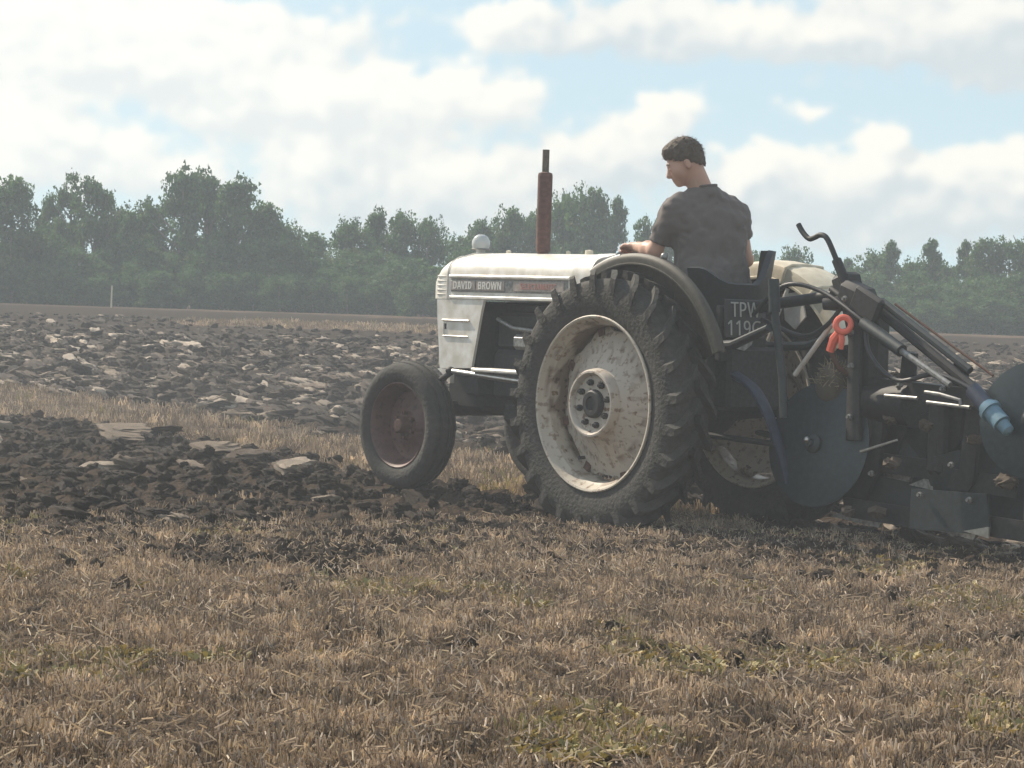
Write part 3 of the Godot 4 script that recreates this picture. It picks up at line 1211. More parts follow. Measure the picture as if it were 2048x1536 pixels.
func tyre_paint(p: Vector3) -> Color:
	var k := 0.5 + 0.5 * wear_and_shade.get_noise_3d(p.x * 40.0, p.y * 40.0, p.z * 40.0)
	return Color(0.030, 0.029, 0.028).lerp(Color(0.080, 0.072, 0.060), k)

func rim_paint(p: Vector3) -> Color:
	# p in wheel axes: y is the axle, the outer face towards -y
	var r := Vector2(p.x, p.z).length()
	var a := wear_and_shade.get_noise_3d(p.x * 60.0, p.y * 60.0, p.z * 60.0)
	var b := wear_and_shade.get_noise_3d(p.x * 170.0 + 9.0, p.y * 170.0, p.z * 170.0)
	var paint := Color(0.47, 0.415, 0.35)
	if r > 0.40:
		paint = Color(0.46, 0.41, 0.34)
	var dark := wear_and_shade.get_noise_3d(p.x * 24.0 + 3.0, p.y * 30.0, p.z * 24.0)
	var amount := smoothstep(-0.02, 0.10, dark) if r > 0.412 and r < 0.444 and p.y > -0.095 and p.y < 0.08 else 0.0  # dark barrel patches: rust and mud, plus painted shade of the rim lip
	var streak := exp(-pow((r - 0.30 - 0.02 * a) / 0.006, 2.0)) * smoothstep(-0.05, 0.15, b + 0.3 * p.x)
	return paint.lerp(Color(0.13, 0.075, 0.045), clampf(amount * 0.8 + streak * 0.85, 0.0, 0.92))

func front_rim_paint(p: Vector3) -> Color:
	var a := 0.5 + 0.5 * wear_and_shade.get_noise_3d(p.x * 90.0, p.y * 90.0, p.z * 90.0)
	return Color(0.080, 0.036, 0.030).lerp(Color(0.15, 0.080, 0.066), a)

func build_rear_wheel(parent: Node3D, xf: Transform3D) -> void:
	var w := group_part("rear_wheel", parent, xf)
	# wheel axes: local y is the axle, outer face towards -y, lathe profiles are (along the axle, radius)
	var face := Transform3D(Basis(Vector3(0, 0, 1), -PI / 2.0), Vector3.ZERO)   # local y -> +x, so the outer face looks along -x
	var g := Geo.new()
	var prof := []
	for q in [[-0.115, 0.468], [-0.127, 0.50], [-0.137, 0.54], [-0.138, 0.575], [-0.131, 0.612], [-0.112, 0.632], [-0.06, 0.641], [0.0, 0.643], [0.06, 0.641], [0.112, 0.632], [0.131, 0.612], [0.138, 0.575], [0.137, 0.54], [0.127, 0.50], [0.115, 0.468], [0.10, 0.455], [-0.10, 0.455]]:
		prof.append(Vector2(q[0], q[1]))
	for i in prof.size():
		if prof[i].y > 0.468:
			prof[i].y = 0.468 + (prof[i].y - 0.468) * 1.17
	g.lathe(prof, 72, Transform3D(), true)
	part("tyre", g.mesh(50.0, tyre_paint), M.rubber, w, face)
	var lug := Geo.new()
	var secs := []
	for q in [[0.0, 0.0, 0.636, 0.683, 0.030], [0.045, -0.085, 0.636, 0.683, 0.026], [0.095, -0.17, 0.630, 0.680, 0.026], [0.124, -0.215, 0.615, 0.672, 0.028], [0.144, -0.235, 0.592, 0.655, 0.030], [0.146, -0.24, 0.570, 0.605, 0.026]]:
		var sec := PackedVector3Array()
		for e in [[-1.0, 0], [1.0, 0], [0.62, 1], [-0.62, 1]]:
			var rad: float = 0.468 + ((q[2] if e[1] == 0 else q[3]) - 0.468) * 1.17
			var ang: float = q[1] + e[0] * q[4] / 0.66
			sec.append(Vector3(-q[0], rad * cos(ang), -rad * sin(ang)))
		secs.append(sec)
	lug.loft(secs)
	var lug_left := lug.mesh(35.0, tyre_paint)
	var other := Geo.new()
	for i in secs.size():
		for k in 4:
			secs[i][k].x *= -1.0
	other.loft(secs)
	var lug_right := other.mesh(35.0, tyre_paint)
	for k in 25:
		part("tread_lug", lug_left, M.rubber, w, Transform3D(Basis(Vector3.RIGHT, TAU * k / 25.0), Vector3.ZERO))
		part("tread_lug", lug_right, M.rubber, w, Transform3D(Basis(Vector3.RIGHT, TAU * (k + 0.5) / 25.0), Vector3.ZERO))
	var rim := Geo.new()
	var rp := []
	for q in [[-0.128, 0.474], [-0.134, 0.468], [-0.130, 0.458], [-0.105, 0.446], [-0.085, 0.438], [-0.070, 0.425], [-0.052, 0.423], [-0.035, 0.421], [-0.018, 0.420], [0.0, 0.420], [0.03, 0.421], [0.07, 0.425], [0.085, 0.438], [0.105, 0.446], [0.130, 0.458], [0.134, 0.468], [0.128, 0.474], [0.09, 0.455], [0.0, 0.436], [-0.09, 0.455]]:
		rp.append(Vector2(q[0], q[1]))
	rim.lathe(rp, 96, Transform3D(), true)
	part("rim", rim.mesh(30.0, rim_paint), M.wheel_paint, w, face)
	# the pressed disc: a deep cone whose edge is cut away between the rim lugs
	var disc := Geo.new()
	var dp := [[0.045, 0.424], [0.034, 0.420], [0.026, 0.400], [0.016, 0.375], [0.004, 0.345], [-0.016, 0.30], [-0.022, 0.288], [-0.046, 0.245], [-0.074, 0.205], [-0.088, 0.192], [-0.130, 0.184], [-0.142, 0.176], [-0.143, 0.166], [-0.134, 0.158], [-0.112, 0.150], [-0.106, 0.13], [-0.104, 0.066]]
	var rows := []
	for i in dp.size():
		var row := []
		for k in 97:
			var a := TAU * k / 96.0
			var cutout := smoothstep(0.25, 0.75, 0.5 + 0.5 * cos(a * 8.0 + 0.9)) * smoothstep(0.33, 0.42, dp[i][1])
			var rr: float = dp[i][1] - 0.034 * cutout
			row.append(Vector3(cos(a) * rr, dp[i][0] - 0.012 * cutout, sin(a) * rr))
		rows.append(row)
	disc.shell(rows, 0.007)
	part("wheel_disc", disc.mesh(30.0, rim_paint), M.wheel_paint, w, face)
	var cap := Geo.new()
	cap.lathe([Vector2(-0.08, 0.078), Vector2(-0.128, 0.076), Vector2(-0.138, 0.064), Vector2(-0.138, 0.04), Vector2(-0.128, 0.036), Vector2(-0.128, 0.0)], 24)
	part("axle_cap", cap.mesh(30.0), M.iron, w, face)
	var nut := Geo.new()
	nut.lathe([Vector2(-0.10, 0.017), Vector2(-0.124, 0.017), Vector2(-0.128, 0.012), Vector2(-0.136, 0.009), Vector2(-0.136, 0.0)], 6)
	var nut_mesh := nut.mesh(20.0)
	for k in 8:
		var a := TAU * (k + 0.3) / 8.0
		part("wheel_nut", nut_mesh, M.iron, w, face * at(cos(a) * 0.116, -0.004, sin(a) * 0.116))
	# rim clamps and the dark openings behind the edge of the disc
	var lugp := Geo.new()
	lugp.box(Vector3(0.07, 0.016, 0.05), Transform3D(), 0.005)
	var lug_mesh := lugp.mesh()
	for k in 8:
		var a := TAU * (k + 0.36) / 8.0
		part("rim_clamp", lug_mesh, M.rust, w, face * Transform3D(Basis(Vector3.UP, -a), Vector3(cos(a) * 0.408, 0.020, sin(a) * 0.408)))
	var valve := Geo.new()
	valve.tube([Vector3(0.30, 0.03, -0.21), Vector3(0.305, -0.03, -0.21)], 0.010, 8)
	part("valve", valve.mesh(), M.black, w, face)

func build_front_wheel(parent: Node3D, xf: Transform3D) -> void:
	var w := group_part("front_wheel", parent, xf)
	var face := Transform3D(Basis(Vector3(0, 0, 1), -PI / 2.0), Vector3.ZERO)
	var g := Geo.new()
	var prof := []
	for q in [[-0.068, 0.252], [-0.085, 0.27], [-0.096, 0.30], [-0.096, 0.325], [-0.088, 0.348], [-0.076, 0.362], [-0.066, 0.369], [-0.056, 0.371], [-0.050, 0.360], [-0.042, 0.360], [-0.036, 0.376], [-0.012, 0.384], [-0.008, 0.372], [0.008, 0.372], [0.012, 0.384], [0.036, 0.376], [0.042, 0.360], [0.050, 0.360], [0.056, 0.371], [0.066, 0.369], [0.076, 0.362], [0.088, 0.348], [0.096, 0.325], [0.096, 0.30], [0.085, 0.27], [0.068, 0.252], [0.05, 0.245], [-0.05, 0.245]]:
		prof.append(Vector2(q[0], q[1]))
	g.lathe(prof, 56, Transform3D(), true)
	part("tyre", g.mesh(38.0, tyre_paint), M.rubber, w, face)
	var rim := Geo.new()
	var rp := []
	for q in [[-0.076, 0.258], [-0.080, 0.250], [-0.070, 0.240], [-0.045, 0.228], [-0.02, 0.222], [0.0, 0.215], [0.035, 0.205], [0.042, 0.18], [0.030, 0.12], [0.0, 0.085], [-0.004, 0.0], [0.04, 0.0], [0.04, 0.2], [0.07, 0.25]]:
		rp.append(Vector2(q[0], q[1]))
	rim.lathe(rp, 48, Transform3D(), true)
	part("rim", rim.mesh(30.0, front_rim_paint), M.wheel_paint, w, face)
	var hub := Geo.new()
	hub.lathe([Vector2(-0.005, 0.055), Vector2(-0.06, 0.045), Vector2(-0.075, 0.035), Vector2(-0.078, 0.0)], 20)
	part("hub_cap", hub.mesh(30.0), M.rust, w, face)
	var nut := Geo.new()
	nut.lathe([Vector2(0.0, 0.014), Vector2(-0.026, 0.014), Vector2(-0.03, 0.008), Vector2(-0.03, 0.0)], 6)
	var nm := nut.mesh(20.0)
	for k in 6:
		var a := TAU * k / 6.0
		part("wheel_nut", nm, M.rust, w, face * at(cos(a) * 0.075, -0.008, sin(a) * 0.075))

func bonnet_section(z: float, half: float, top: float, bottom: float, corner: float) -> PackedVector3Array:
	var out := PackedVector3Array()
	out.append(Vector3(-half, bottom, z))
	var n := 9
	for i in n:
		var a := PI * 0.5 * i / (n - 1)
		out.append(Vector3(-half + corner - cos(a) * corner, top - 0.025 - corner * 0.92 + sin(a) * corner * 0.92, z))
	out.append(Vector3(-half * 0.3, top - 0.006, z))
	out.append(Vector3(0, top, z))
	out.append(Vector3(half * 0.3, top - 0.006, z))
	for i in n:
		var a := PI * 0.5 * (n - 1 - i) / (n - 1)
		out.append(Vector3(half - corner + cos(a) * corner, top - 0.025 - corner * 0.92 + sin(a) * corner * 0.92, z))
	out.append(Vector3(half, bottom, z))
	return out

func letters(called: String, text: String, size: float, deep: float, mat_: Material, parent: Node, xf: Transform3D, bold := true) -> void:
	var f := SystemFont.new()
	f.font_names = PackedStringArray(["Droid Sans"])
	f.font_weight = 700 if bold else 400
	var tm := TextMesh.new()
	tm.text = text
	tm.font = f
	tm.font_size = 64
	tm.pixel_size = size / 64.0 * 1.35
	tm.depth = deep
	tm.horizontal_alignment = HORIZONTAL_ALIGNMENT_CENTER
	tm.vertical_alignment = VERTICAL_ALIGNMENT_CENTER
	part(called, tm, mat_, parent, xf)

func mudguard_rows(x0: float, x1: float, a0: float, a1: float, r: float, zc: float, lip: float) -> Array:
	# an arched strip over the wheel with a turned-down lip on the x0 side; angles from the top, forwards negative
	var rows := []
	for i in 25:
		var a := deg_to_rad(lerpf(a0, a1, i / 24.0))
		var row := []
		for q in [[x0, -lip], [x0 * 0.999 + 0.001 * x1, -lip * 0.4], [lerpf(x0, x1, 0.03), -0.008], [lerpf(x0, x1, 0.10), 0.003], [lerpf(x0, x1, 0.35), 0.012], [lerpf(x0, x1, 0.65), 0.012], [lerpf(x0, x1, 0.93), 0.0], [x1, -0.02]]:
			var rr: float = r + q[1]
			row.append(Vector3(q[0], 0.68 + cos(a) * rr, zc + sin(a) * rr))
		rows.append(row)
	return rows

func arc_rod(x: float, a0: float, a1: float, r: float, zc: float) -> Array:
	var pts := []
	for i in 25:
		var a := deg_to_rad(lerpf(a0, a1, i / 24.0))
		pts.append(Vector3(x, 0.68 + cos(a) * r, zc + sin(a) * r))
	return pts

func build_tractor() -> void:
	wear_and_shade.seed = 17
	wear_and_shade.frequency = 0.12
	wear_and_shade.fractal_octaves = 4
	var T := thing("tractor", STAND, deg_to_rad(HEADING))
	tag(T, "old white farm tractor with rusty cream rear wheels pulling a plough across the stubble", "tractor")
	# wheels
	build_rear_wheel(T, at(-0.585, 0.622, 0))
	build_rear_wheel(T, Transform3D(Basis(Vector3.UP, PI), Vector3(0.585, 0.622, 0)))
	build_front_wheel(T, Transform3D(Basis(Vector3.UP, deg_to_rad(3.0)), Vector3(-0.515, 0.398, -1.93)))
	build_front_wheel(T, Transform3D(Basis(Vector3.UP, deg_to_rad(183.0)), Vector3(0.60, 0.398, -1.93)))
	var g := Geo.new()
	# bonnet with its rounded nose
	var secs := []
	for q in [[-2.062, 0.215, 1.30, 1.16, 0.09], [-2.056, 0.235, 1.335, 1.16, 0.11], [-2.035, 0.255, 1.375, 1.16, 0.125], [-2.0, 0.264, 1.408, 1.16, 0.13], [-1.95, 0.268, 1.430, 1.16, 0.13], [-1.88, 0.27, 1.442, 1.16, 0.125], [-1.6, 0.27, 1.445, 1.162, 0.12], [-1.2, 0.272, 1.442, 1.164, 0.12], [-0.72, 0.274, 1.440, 1.166, 0.12]]:
		secs.append(bonnet_section(q[0], q[1], q[2], q[3], q[4]))
	g.loft(secs)
	part("bonnet", g.mesh(45.0), M.white, T)
	g = Geo.new()
	g.loft([bonnet_section(-0.72, 0.279, 1.446, 1.10, 0.12), bonnet_section(-0.56, 0.281, 1.446, 1.08, 0.12)])
	part("dashboard_cowl", g.mesh(40.0), M.white, T)
	# seam between nose and bonnet
	g = Geo.new()
	var seam := []
	for p in bonnet_section(-1.895, 0.2725, 1.4445, 1.16, 0.125):
		seam.append(p)
	g.tube(seam, 0.0035, 6)
	part("bonnet_seam", g.mesh(), M.white, T)
	for s in [-1.0, 1.0]:
		g = Geo.new()
		g.tube([Vector3(s * 0.275, 1.296, -1.865), Vector3(s * 0.277, 1.294, -0.74)], 0.0115, 8)
		part("trim_strip", g.mesh(), M.white, T)
		g = Geo.new()
		g.box(Vector3(0.012, 0.020, 1.14), at(s * 0.272, 1.171, -1.30), 0.004)
		part("trim_strip", g.mesh(), M.white, T)
		g = Geo.new()
		g.box(Vector3(0.008, 0.078, 1.10), at(s * 0.272, 1.243, -1.305), 0.002)
		part("badge_recess", g.mesh(), M.dull_steel, T)
		for q in [[-1.735, 0.235, "DAVID"], [-1.470, 0.265, "BROWN"], [-1.02, 0.46, "SELECTAMATIC"]]:
			g = Geo.new()
			g.box(Vector3(0.008, 0.058, q[1]), at(s * 0.276, 1.243, q[0]), 0.002)
			var b := part("badge_panel", g.mesh(), M.badge, T)
			letters("lettering", q[2], 0.046 if q[2].length() < 8 else 0.034, 0.003, M.letter if q[2].length() < 8 else M.letter_red, b, Transform3D(Basis(Vector3.UP, s * PI / 2.0), Vector3(s * 0.2815, 1.243, q[0])))
		# louvres in the nose
		for k in 5:
			g = Geo.new()
			g.box(Vector3(0.012, 0.011, 0.10), turned(s * 0.264, 1.188 + 0.027 * k, -1.955, 0, 0, s * -18.0), 0.004)
			part("louvre", g.mesh(), M.white, T)
		# side panel of the front cowl, narrowing to the foot
		var fp := [Vector2(-1.995, 1.155), Vector2(-1.535, 1.162), Vector2(-1.560, 1.08), Vector2(-1.636, 0.752), Vector2(-1.948, 0.742), Vector2(-1.99, 1.06)]
		g = Geo.new()
		g.slab(fp, 0.018, Transform3D(Basis(Vector3(0, 0, 1), Vector3(0, 1, 0), Vector3(-1, 0, 0)), Vector3(s * 0.262, 0, 0)))
		part("cowl_panel", g.mesh(30.0), M.white, T)
		g = Geo.new()
		g.box(Vector3(0.016, 0.012, 0.265), at(s * 0.274, 1.032, -1.80), 0.005)
		g.box(Vector3(0.010, 0.007, 0.25), at(s * 0.273, 0.938, -1.80), 0.003)
		g.box(Vector3(0.010, 0.075, 0.007), at(s * 0.273, 0.982, -1.918), 0.003)
		part("pressed_rib", g.mesh(), M.white, T)
		g = Geo.new()
		g.box(Vector3(0.004, 0.034, 0.016), at(s * 0.2725, 0.995, -1.902), 0.0015)
		part("catch", g.mesh(), M.iron, T)
		g = Geo.new()
		g.slab([Vector2(-1.965, 0.738), Vector2(-1.83, 0.738), Vector2(-1.835, 0.655), Vector2(-1.90, 0.70)], 0.03, Transform3D(Basis(Vector3(0, 0, 1), Vector3(0, 1, 0), Vector3(-1, 0, 0)), Vector3(s * 0.262, 0, 0)))
		part("cowl_foot", g.mesh(), M.white, T)
		# engine parts in the open side
		g = Geo.new()
		g.box(Vector3(0.06, 0.09, 0.30), at(s * 0.21, 0.92, -1.15), 0.02)
		g.tube([Vector3(s * 0.19, 1.05, -1.5), Vector3(s * 0.23, 1.0, -1.3), Vector3(s * 0.22, 0.98, -1.0)], 0.012)
		g.tube([Vector3(s * 0.22, 0.99, -1.07), Vector3(s * 0.23, 1.06, -1.05), Vector3(s * 0.2, 1.1, -0.95)], 0.008)
		g.lathe([Vector2(-0.05, 0.0), Vector2(-0.05, 0.04), Vector2(0.05, 0.045), Vector2(0.06, 0.03), Vector2(0.06, 0.0)], 16, at(s * 0.225, 0.86, -0.98))
		part("injection_pump", g.mesh(), M.dull_steel, T)
		# steps
		g = Geo.new()
		g.box(Vector3(0.16, 0.022, 0.55), at(s * 0.40, 0.752, -1.10), 0.006)
		part("step_plate", g.mesh(), M.white, T)
	g = Geo.new()
	g.box(Vector3(0.50, 0.40, 0.03), at(0, 0.95, -1.985), 0.012)
	for k in 9:
		g.box(Vector3(0.40, 0.010, 0.012), at(0, 0.80 + 0.038 * k, -2.004), 0.003)
	part("radiator_grille", g.mesh(), M.white, T)
	g = Geo.new()
	g.box(Vector3(0.44, 0.56, 0.12), at(0, 0.87, -1.70), 0.01)
	part("radiator", g.mesh(), M.engine, T)
	g = Geo.new()
	g.box(Vector3(0.34, 0.30, 0.95), at(0, 0.72, -1.10), 0.03)
	g.box(Vector3(0.28, 0.22, 0.90), at(0, 0.98, -1.12), 0.02)
	g.box(Vector3(0.22, 0.06, 0.84), at(0, 1.12, -1.12), 0.015)
	g.box(Vector3(0.30, 0.16, 0.7), at(0, 0.50, -1.15), 0.04)
	part("engine_block", g.mesh(), M.engine, T)
	g = Geo.new()
	g.box(Vector3(0.44, 0.36, 0.62), at(0, 0.72, -0.35), 0.04)
	g.box(Vector3(0.46, 0.44, 0.50), at(0, 0.78, 0.16), 0.04)
	g.box(Vector3(0.30, 0.12, 0.34), at(0, 1.0, 0.16), 0.03)
	part("gearbox", g.mesh(), M.engine, T)
	g = Geo.new()
	g.lathe([Vector2(-0.54, 0.0), Vector2(-0.54, 0.075), Vector2(-0.30, 0.10), Vector2(-0.20, 0.17), Vector2(0.20, 0.17), Vector2(0.30, 0.10), Vector2(0.54, 0.075), Vector2(0.54, 0.0)], 20, Transform3D(Basis(Vector3(0, 0, 1), -PI / 2.0), Vector3(0, 0.622, 0)))
	part("axle_housing", g.mesh(), M.engine, T)
	g = Geo.new()
	g.box(Vector3(0.80, 0.09, 0.09), at(0, 0.50, -1.93), 0.015)
	for s in [-1.0, 1.0]:
		g.tube([Vector3(s * 0.40, 0.58, -1.93), Vector3(s * 0.40, 0.36, -1.93)], 0.036)
		g.tube([Vector3(s * 0.40, 0.398, -1.93), Vector3(s * 0.515, 0.398, -1.93)], 0.03)
		g.tube([Vector3(s * 0.40, 0.59, -1.93), Vector3(s * 0.46, 0.69, -1.66), Vector3(s * 0.45, 0.735, -1.585)], 0.018)
	g.box(Vector3(0.34, 0.26, 0.34), at(0, 0.62, -1.84), 0.03)
	part("front_axle", g.mesh(), M.iron, T)
	for s in [-1.0, 1.0]:
		g = Geo.new()
		g.tube([Vector3(s * 0.45, 0.737, -1.60), Vector3(s * 0.45, 0.695, -0.82)], 0.0155, 10)
		part("drag_link", g.mesh(), M.steel, T)
		g = Geo.new()
		g.ball(Vector3(s * 0.45, 0.738, -1.605), Vector3(0.030, 0.024, 0.030))
		g.tube([Vector3(s * 0.45, 0.695, -0.80), Vector3(s * 0.42, 0.72, -0.76), Vector3(s * 0.24, 0.9, -0.66)], 0.02)
		part("steering_arm", g.mesh(), M.iron, T)
	# exhaust
	g = Geo.new()
	g.lathe([Vector2(1.425, 0.0), Vector2(1.425, 0.034), Vector2(1.452, 0.034), Vector2(1.456, 0.043), Vector2(1.905, 0.044), Vector2(1.918, 0.040), Vector2(1.924, 0.022), Vector2(1.924, 0.0)], 24)
	part("exhaust_stack", g.mesh(35.0), M.stack, T, at(0, 0, -1.33))
	g = Geo.new()
	g.lathe([Vector2(1.915, 0.0205), Vector2(2.056, 0.0205), Vector2(2.056, 0.017), Vector2(1.93, 0.017)], 18, Transform3D(), true)
	part("exhaust_pipe", g.mesh(35.0), M.pipe, T, at(0, 0, -1.33))
	# air cleaner bowl on the nose and small caps along the top
	g = Geo.new()
	g.lathe([Vector2(1.435, 0.0), Vector2(1.435, 0.028), Vector2(1.462, 0.028), Vector2(1.466, 0.050), Vector2(1.495, 0.056), Vector2(1.520, 0.054), Vector2(1.545, 0.040), Vector2(1.557, 0.018), Vector2(1.558, 0.0)], 28)
	part("air_cleaner_bowl", g.mesh(50.0), M.glass, T, at(0, 0, -1.93))
	g = Geo.new()
	g.ring(Vector3(0, 1.468, 0), Vector3.UP, 0.052, 0.006)
	part("air_cleaner_band", g.mesh(), M.dull_steel, T, at(0, 0, -1.93))
	for q in [[-1.68, 0.016, 0.018], [-1.12, 0.014, 0.016], [-0.93, 0.026, 0.022]]:
		g = Geo.new()
		g.lathe([Vector2(1.43, 0.0), Vector2(1.43, q[1]), Vector2(1.442 + q[2], q[1] * 0.9), Vector2(1.446 + q[2], 0.0)], 14)
		part("filler_cap", g.mesh(), M.cream, T, at(0.02, 0, q[0]))
	# steering wheel and levers
	var sw := group_part("steering_wheel", T, Transform3D(Basis.from_euler(Vector3(deg_to_rad(22.0), 0, 0)), Vector3(-0.02, 1.375, -0.34)))
	g = Geo.new()
	g.ring(Vector3.ZERO, Vector3.UP, 0.20, 0.013, 36, 8)
	part("wheel_rim", g.mesh(), M.black, sw)
	for k in 3:
		g = Geo.new()
		var a := TAU * k / 3.0 + 0.5
		g.tube([Vector3.ZERO, Vector3(cos(a) * 0.2, 0, sin(a) * 0.2)], 0.008, 6)
		part("spoke", g.mesh(), M.steel, sw)
	g = Geo.new()
	g.tube([Vector3(0, 0.01, 0), Vector3(0, -0.42, 0)], 0.02)
	part("column", g.mesh(), M.iron, sw)
	for q in [[-0.16, 1.16, -0.30, 0.04, 0.27], [0.12, 1.05, -0.12, 0.02, 0.24], [-0.30, 1.20, 0.05, -0.02, 0.22]]:
		g = Geo.new()
		g.tube([Vector3(q[0], q[1] - 0.2, q[2] - 0.05), Vector3(q[0], q[1], q[2]), Vector3(q[0] + q[3], q[1] + q[4], q[2] + 0.05)], 0.009, 8)
		g.ball(Vector3(q[0] + q[3], q[1] + q[4], q[2] + 0.05), Vector3(0.02, 0.022, 0.02))
		part("lever", g.mesh(), M.dull_steel, T)
	g = Geo.new()
	g.box(Vector3(1.0, 0.02, 0.55), at(0, 0.60, -0.45), 0.006)
	part("foot_board", g.mesh(), M.iron, T)
	# mudguards
	var lg := group_part("mudguard", T)
	lg.set_meta("label", "dull olive mudguard over the near rear wheel")
	g = Geo.new()
	g.shell(mudguard_rows(-0.56, -0.515, -28.0, 70.0, 0.735, 0.12, 0.040), 0.005)
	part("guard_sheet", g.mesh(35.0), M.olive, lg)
	g = Geo.new()
	g.tube(arc_rod(-0.562, -29.0, 70.0, 0.695, 0.12), 0.007, 6)
	part("guard_bead", g.mesh(), M.olive, lg)
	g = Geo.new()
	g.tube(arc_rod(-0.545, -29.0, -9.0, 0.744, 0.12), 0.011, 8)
	part("front_lip_glint", g.mesh(), M.white, lg)  # white tube stands in for a sun glint on the rolled edge
	g = Geo.new()
	var inner := []
	for i in 19:
		var a := deg_to_rad(lerpf(-28.0, 69.0, i / 18.0))
		inner.append([Vector3(-0.518, 0.68 + cos(a) * 0.73, 0.12 + sin(a) * 0.73), Vector3(-0.46, 0.68 + cos(a) * 0.45, 0.06 + sin(a) * 0.45)])
	g.shell(inner, 0.006)
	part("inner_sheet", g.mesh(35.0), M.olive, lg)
	var rg := group_part("mudguard", T)
	rg.set_meta("label", "cream mudguard with two ribs over the far rear wheel")
	g = Geo.new()
	g.shell(mudguard_rows(0.40, 0.70, -25.0, 66.0, 0.735, 0.10, 0.082), 0.005)
	part("guard_sheet", g.mesh(35.0), M.cream, rg)
	g = Geo.new()
	g.tube(arc_rod(0.399, -25.0, 66.0, 0.652, 0.10), 0.011, 6)
	part("guard_bead", g.mesh(), M.cream, rg)
	for a in [16.0, 36.0]:
		var c := cos(deg_to_rad(a))
		var s := sin(deg_to_rad(a))
		var pts := []
		for q in [[0.392, 0.645], [0.392, 0.70], [0.400, 0.733], [0.44, 0.748], [0.55, 0.752], [0.68, 0.742]]:
			pts.append(Vector3(q[0], 0.68 + c * q[1], 0.10 + s * q[1]))
		g = Geo.new()
		g.tube(pts, 0.012, 8)
		part("rib", g.mesh(), M.cream, rg)
	for q in [[0.40, 1.30, 0.20, 0.41, 0.98, 0.22, "stack"], [0.40, 1.27, 0.32, 0.38, 0.98, 0.20, "white"]]:
		g = Geo.new()
		g.tube([Vector3(q[0], q[1], q[2]), Vector3(q[3], q[4], q[5])], 0.012, 8)
		part("stay", g.mesh(), M[q[6]], rg)
	g = Geo.new()
	g.slab([Vector2(0.28, 1.24), Vector2(0.42, 1.26), Vector2(0.46, 1.12), Vector2(0.38, 1.05), Vector2(0.30, 1.10)], 0.01, Transform3D(Basis(Vector3(0, 0, 1), Vector3(0, 1, 0), Vector3(-1, 0, 0)), Vector3(0.41, 0, 0)))
	part("inner_sheet", g.mesh(), M.white, rg)
	# seat
	var st := group_part("seat", T)
	var rows := []
	for i in 9:
		var row := []
		for k in 21:
			var a := lerpf(-88.0, 88.0, k / 20.0)
			var top := 1.29 + 0.185 * smoothstep(0.0, 34.0, a) + 0.08 * smoothstep(-30.0, -70.0, a)
			var y := lerpf(1.06, top, i / 8.0)
			var wide := 0.195 + 0.06 * i / 8.0
			row.append(Vector3(sin(deg_to_rad(a)) * wide, y, 0.24 + cos(deg_to_rad(a)) * (0.16 + 0.06 * i / 8.0)))
		rows.append(row)
	g = Geo.new()
	g.shell(rows, -0.035)
	part("backrest", g.mesh(50.0), M.vinyl, st)
	g = Geo.new()
	g.box(Vector3(0.42, 0.10, 0.40), at(0, 1.06, 0.14), 0.03)
	part("cushion", g.mesh(), M.vinyl, st)
	g = Geo.new()
	g.box(Vector3(0.10, 0.12, 0.30), at(0, 0.97, 0.2), 0.02)
	part("seat_bracket", g.mesh(), M.iron, st)
	# number plate
	var np := group_part("number_plate", T, turned(-0.105, 1.100, 0.52, -4, 0, 0))
	g = Geo.new()
	g.box(Vector3(0.30, 0.205, 0.008), Transform3D(), 0.003)
	part("plate", g.mesh(), M.black, np)
	letters("plate_lettering", "TPW", 0.081, 0.003, M.plate_letter, np, at(0.0, 0.047, 0.0055), false)
	letters("plate_lettering", "119G", 0.081, 0.003, M.plate_letter, np, at(-0.012, -0.051, 0.0055), false)
	g = Geo.new()
	g.slab([Vector2(-0.11, -0.15), Vector2(0.06, -0.105), Vector2(0.04, -0.14), Vector2(-0.01, -0.17)], 0.006)
	part("lamp_bracket", g.mesh(), M.dull_steel, np)
	g = Geo.new()
	g.box(Vector3(0.34, 0.30, 0.05), at(-0.08, 1.02, 0.465), 0.01)
	g.box(Vector3(0.40, 0.34, 0.12), at(0, 0.78, 0.45), 0.02)
	part("rear_housing", g.mesh(), M.engine, T)
	# hydraulic lift
	for s in [-1.0, 1.0]:
		g = Geo.new()
		g.tube([Vector3(s * 0.20, 0.95, 0.36), Vector3(s * 0.27, 0.965, 0.62), Vector3(s * 0.30, 1.06, 0.91)], [0.04, 0.034, 0.028], 10, 0.7)
		part("lift_arm", g.mesh(), M.teal, T)
		g = Geo.new()
		g.tube([Vector3(s * 0.275, 1.31, 0.90), Vector3(s * 0.275, 1.14, 0.915)], 0.030, 10)
		g.tube([Vector3(s * 0.275, 1.15, 0.915), Vector3(s * 0.275, 0.80, 0.99), Vector3(s * 0.285, 0.60, 1.02)], 0.022, 10)
		part("lift_rod", g.mesh(), M.teal, T)
		g = Geo.new()
		g.tube([Vector3(s * 0.24, 0.48, 0.30), Vector3(s * 0.10 + 0.05, 0.44, 0.9), Vector3(s * 0.08 + 0.08, 0.48, 1.28)], 0.03, 8, 0.55)
		part("lower_link", g.mesh(), M.iron, T)
	g = Geo.new()
	g.tube([Vector3(0, 1.16, 0.50), Vector3(0, 1.185, 0.64), Vector3(0, 1.235, 1.06)], 0.03, 10)
	part("top_link", g.mesh(), M.iron, T)
# ------------------------------------------------------------------ plough: mounted behind, two bodies down and two in the air
func disc_rows(c: Vector3, normal: Vector3, r: float, dish: float) -> Array:
	var b := Geo.along(normal)
	var rows := []
	for i in 10:
		var q := r * maxf(0.02, i / 9.0)
		var row := []
		for k in 41:
			var a := TAU * k / 40.0
			row.append(c + b * Vector3(cos(a) * q, dish * (q / r) * (q / r), sin(a) * q))
		rows.append(row)
	return rows

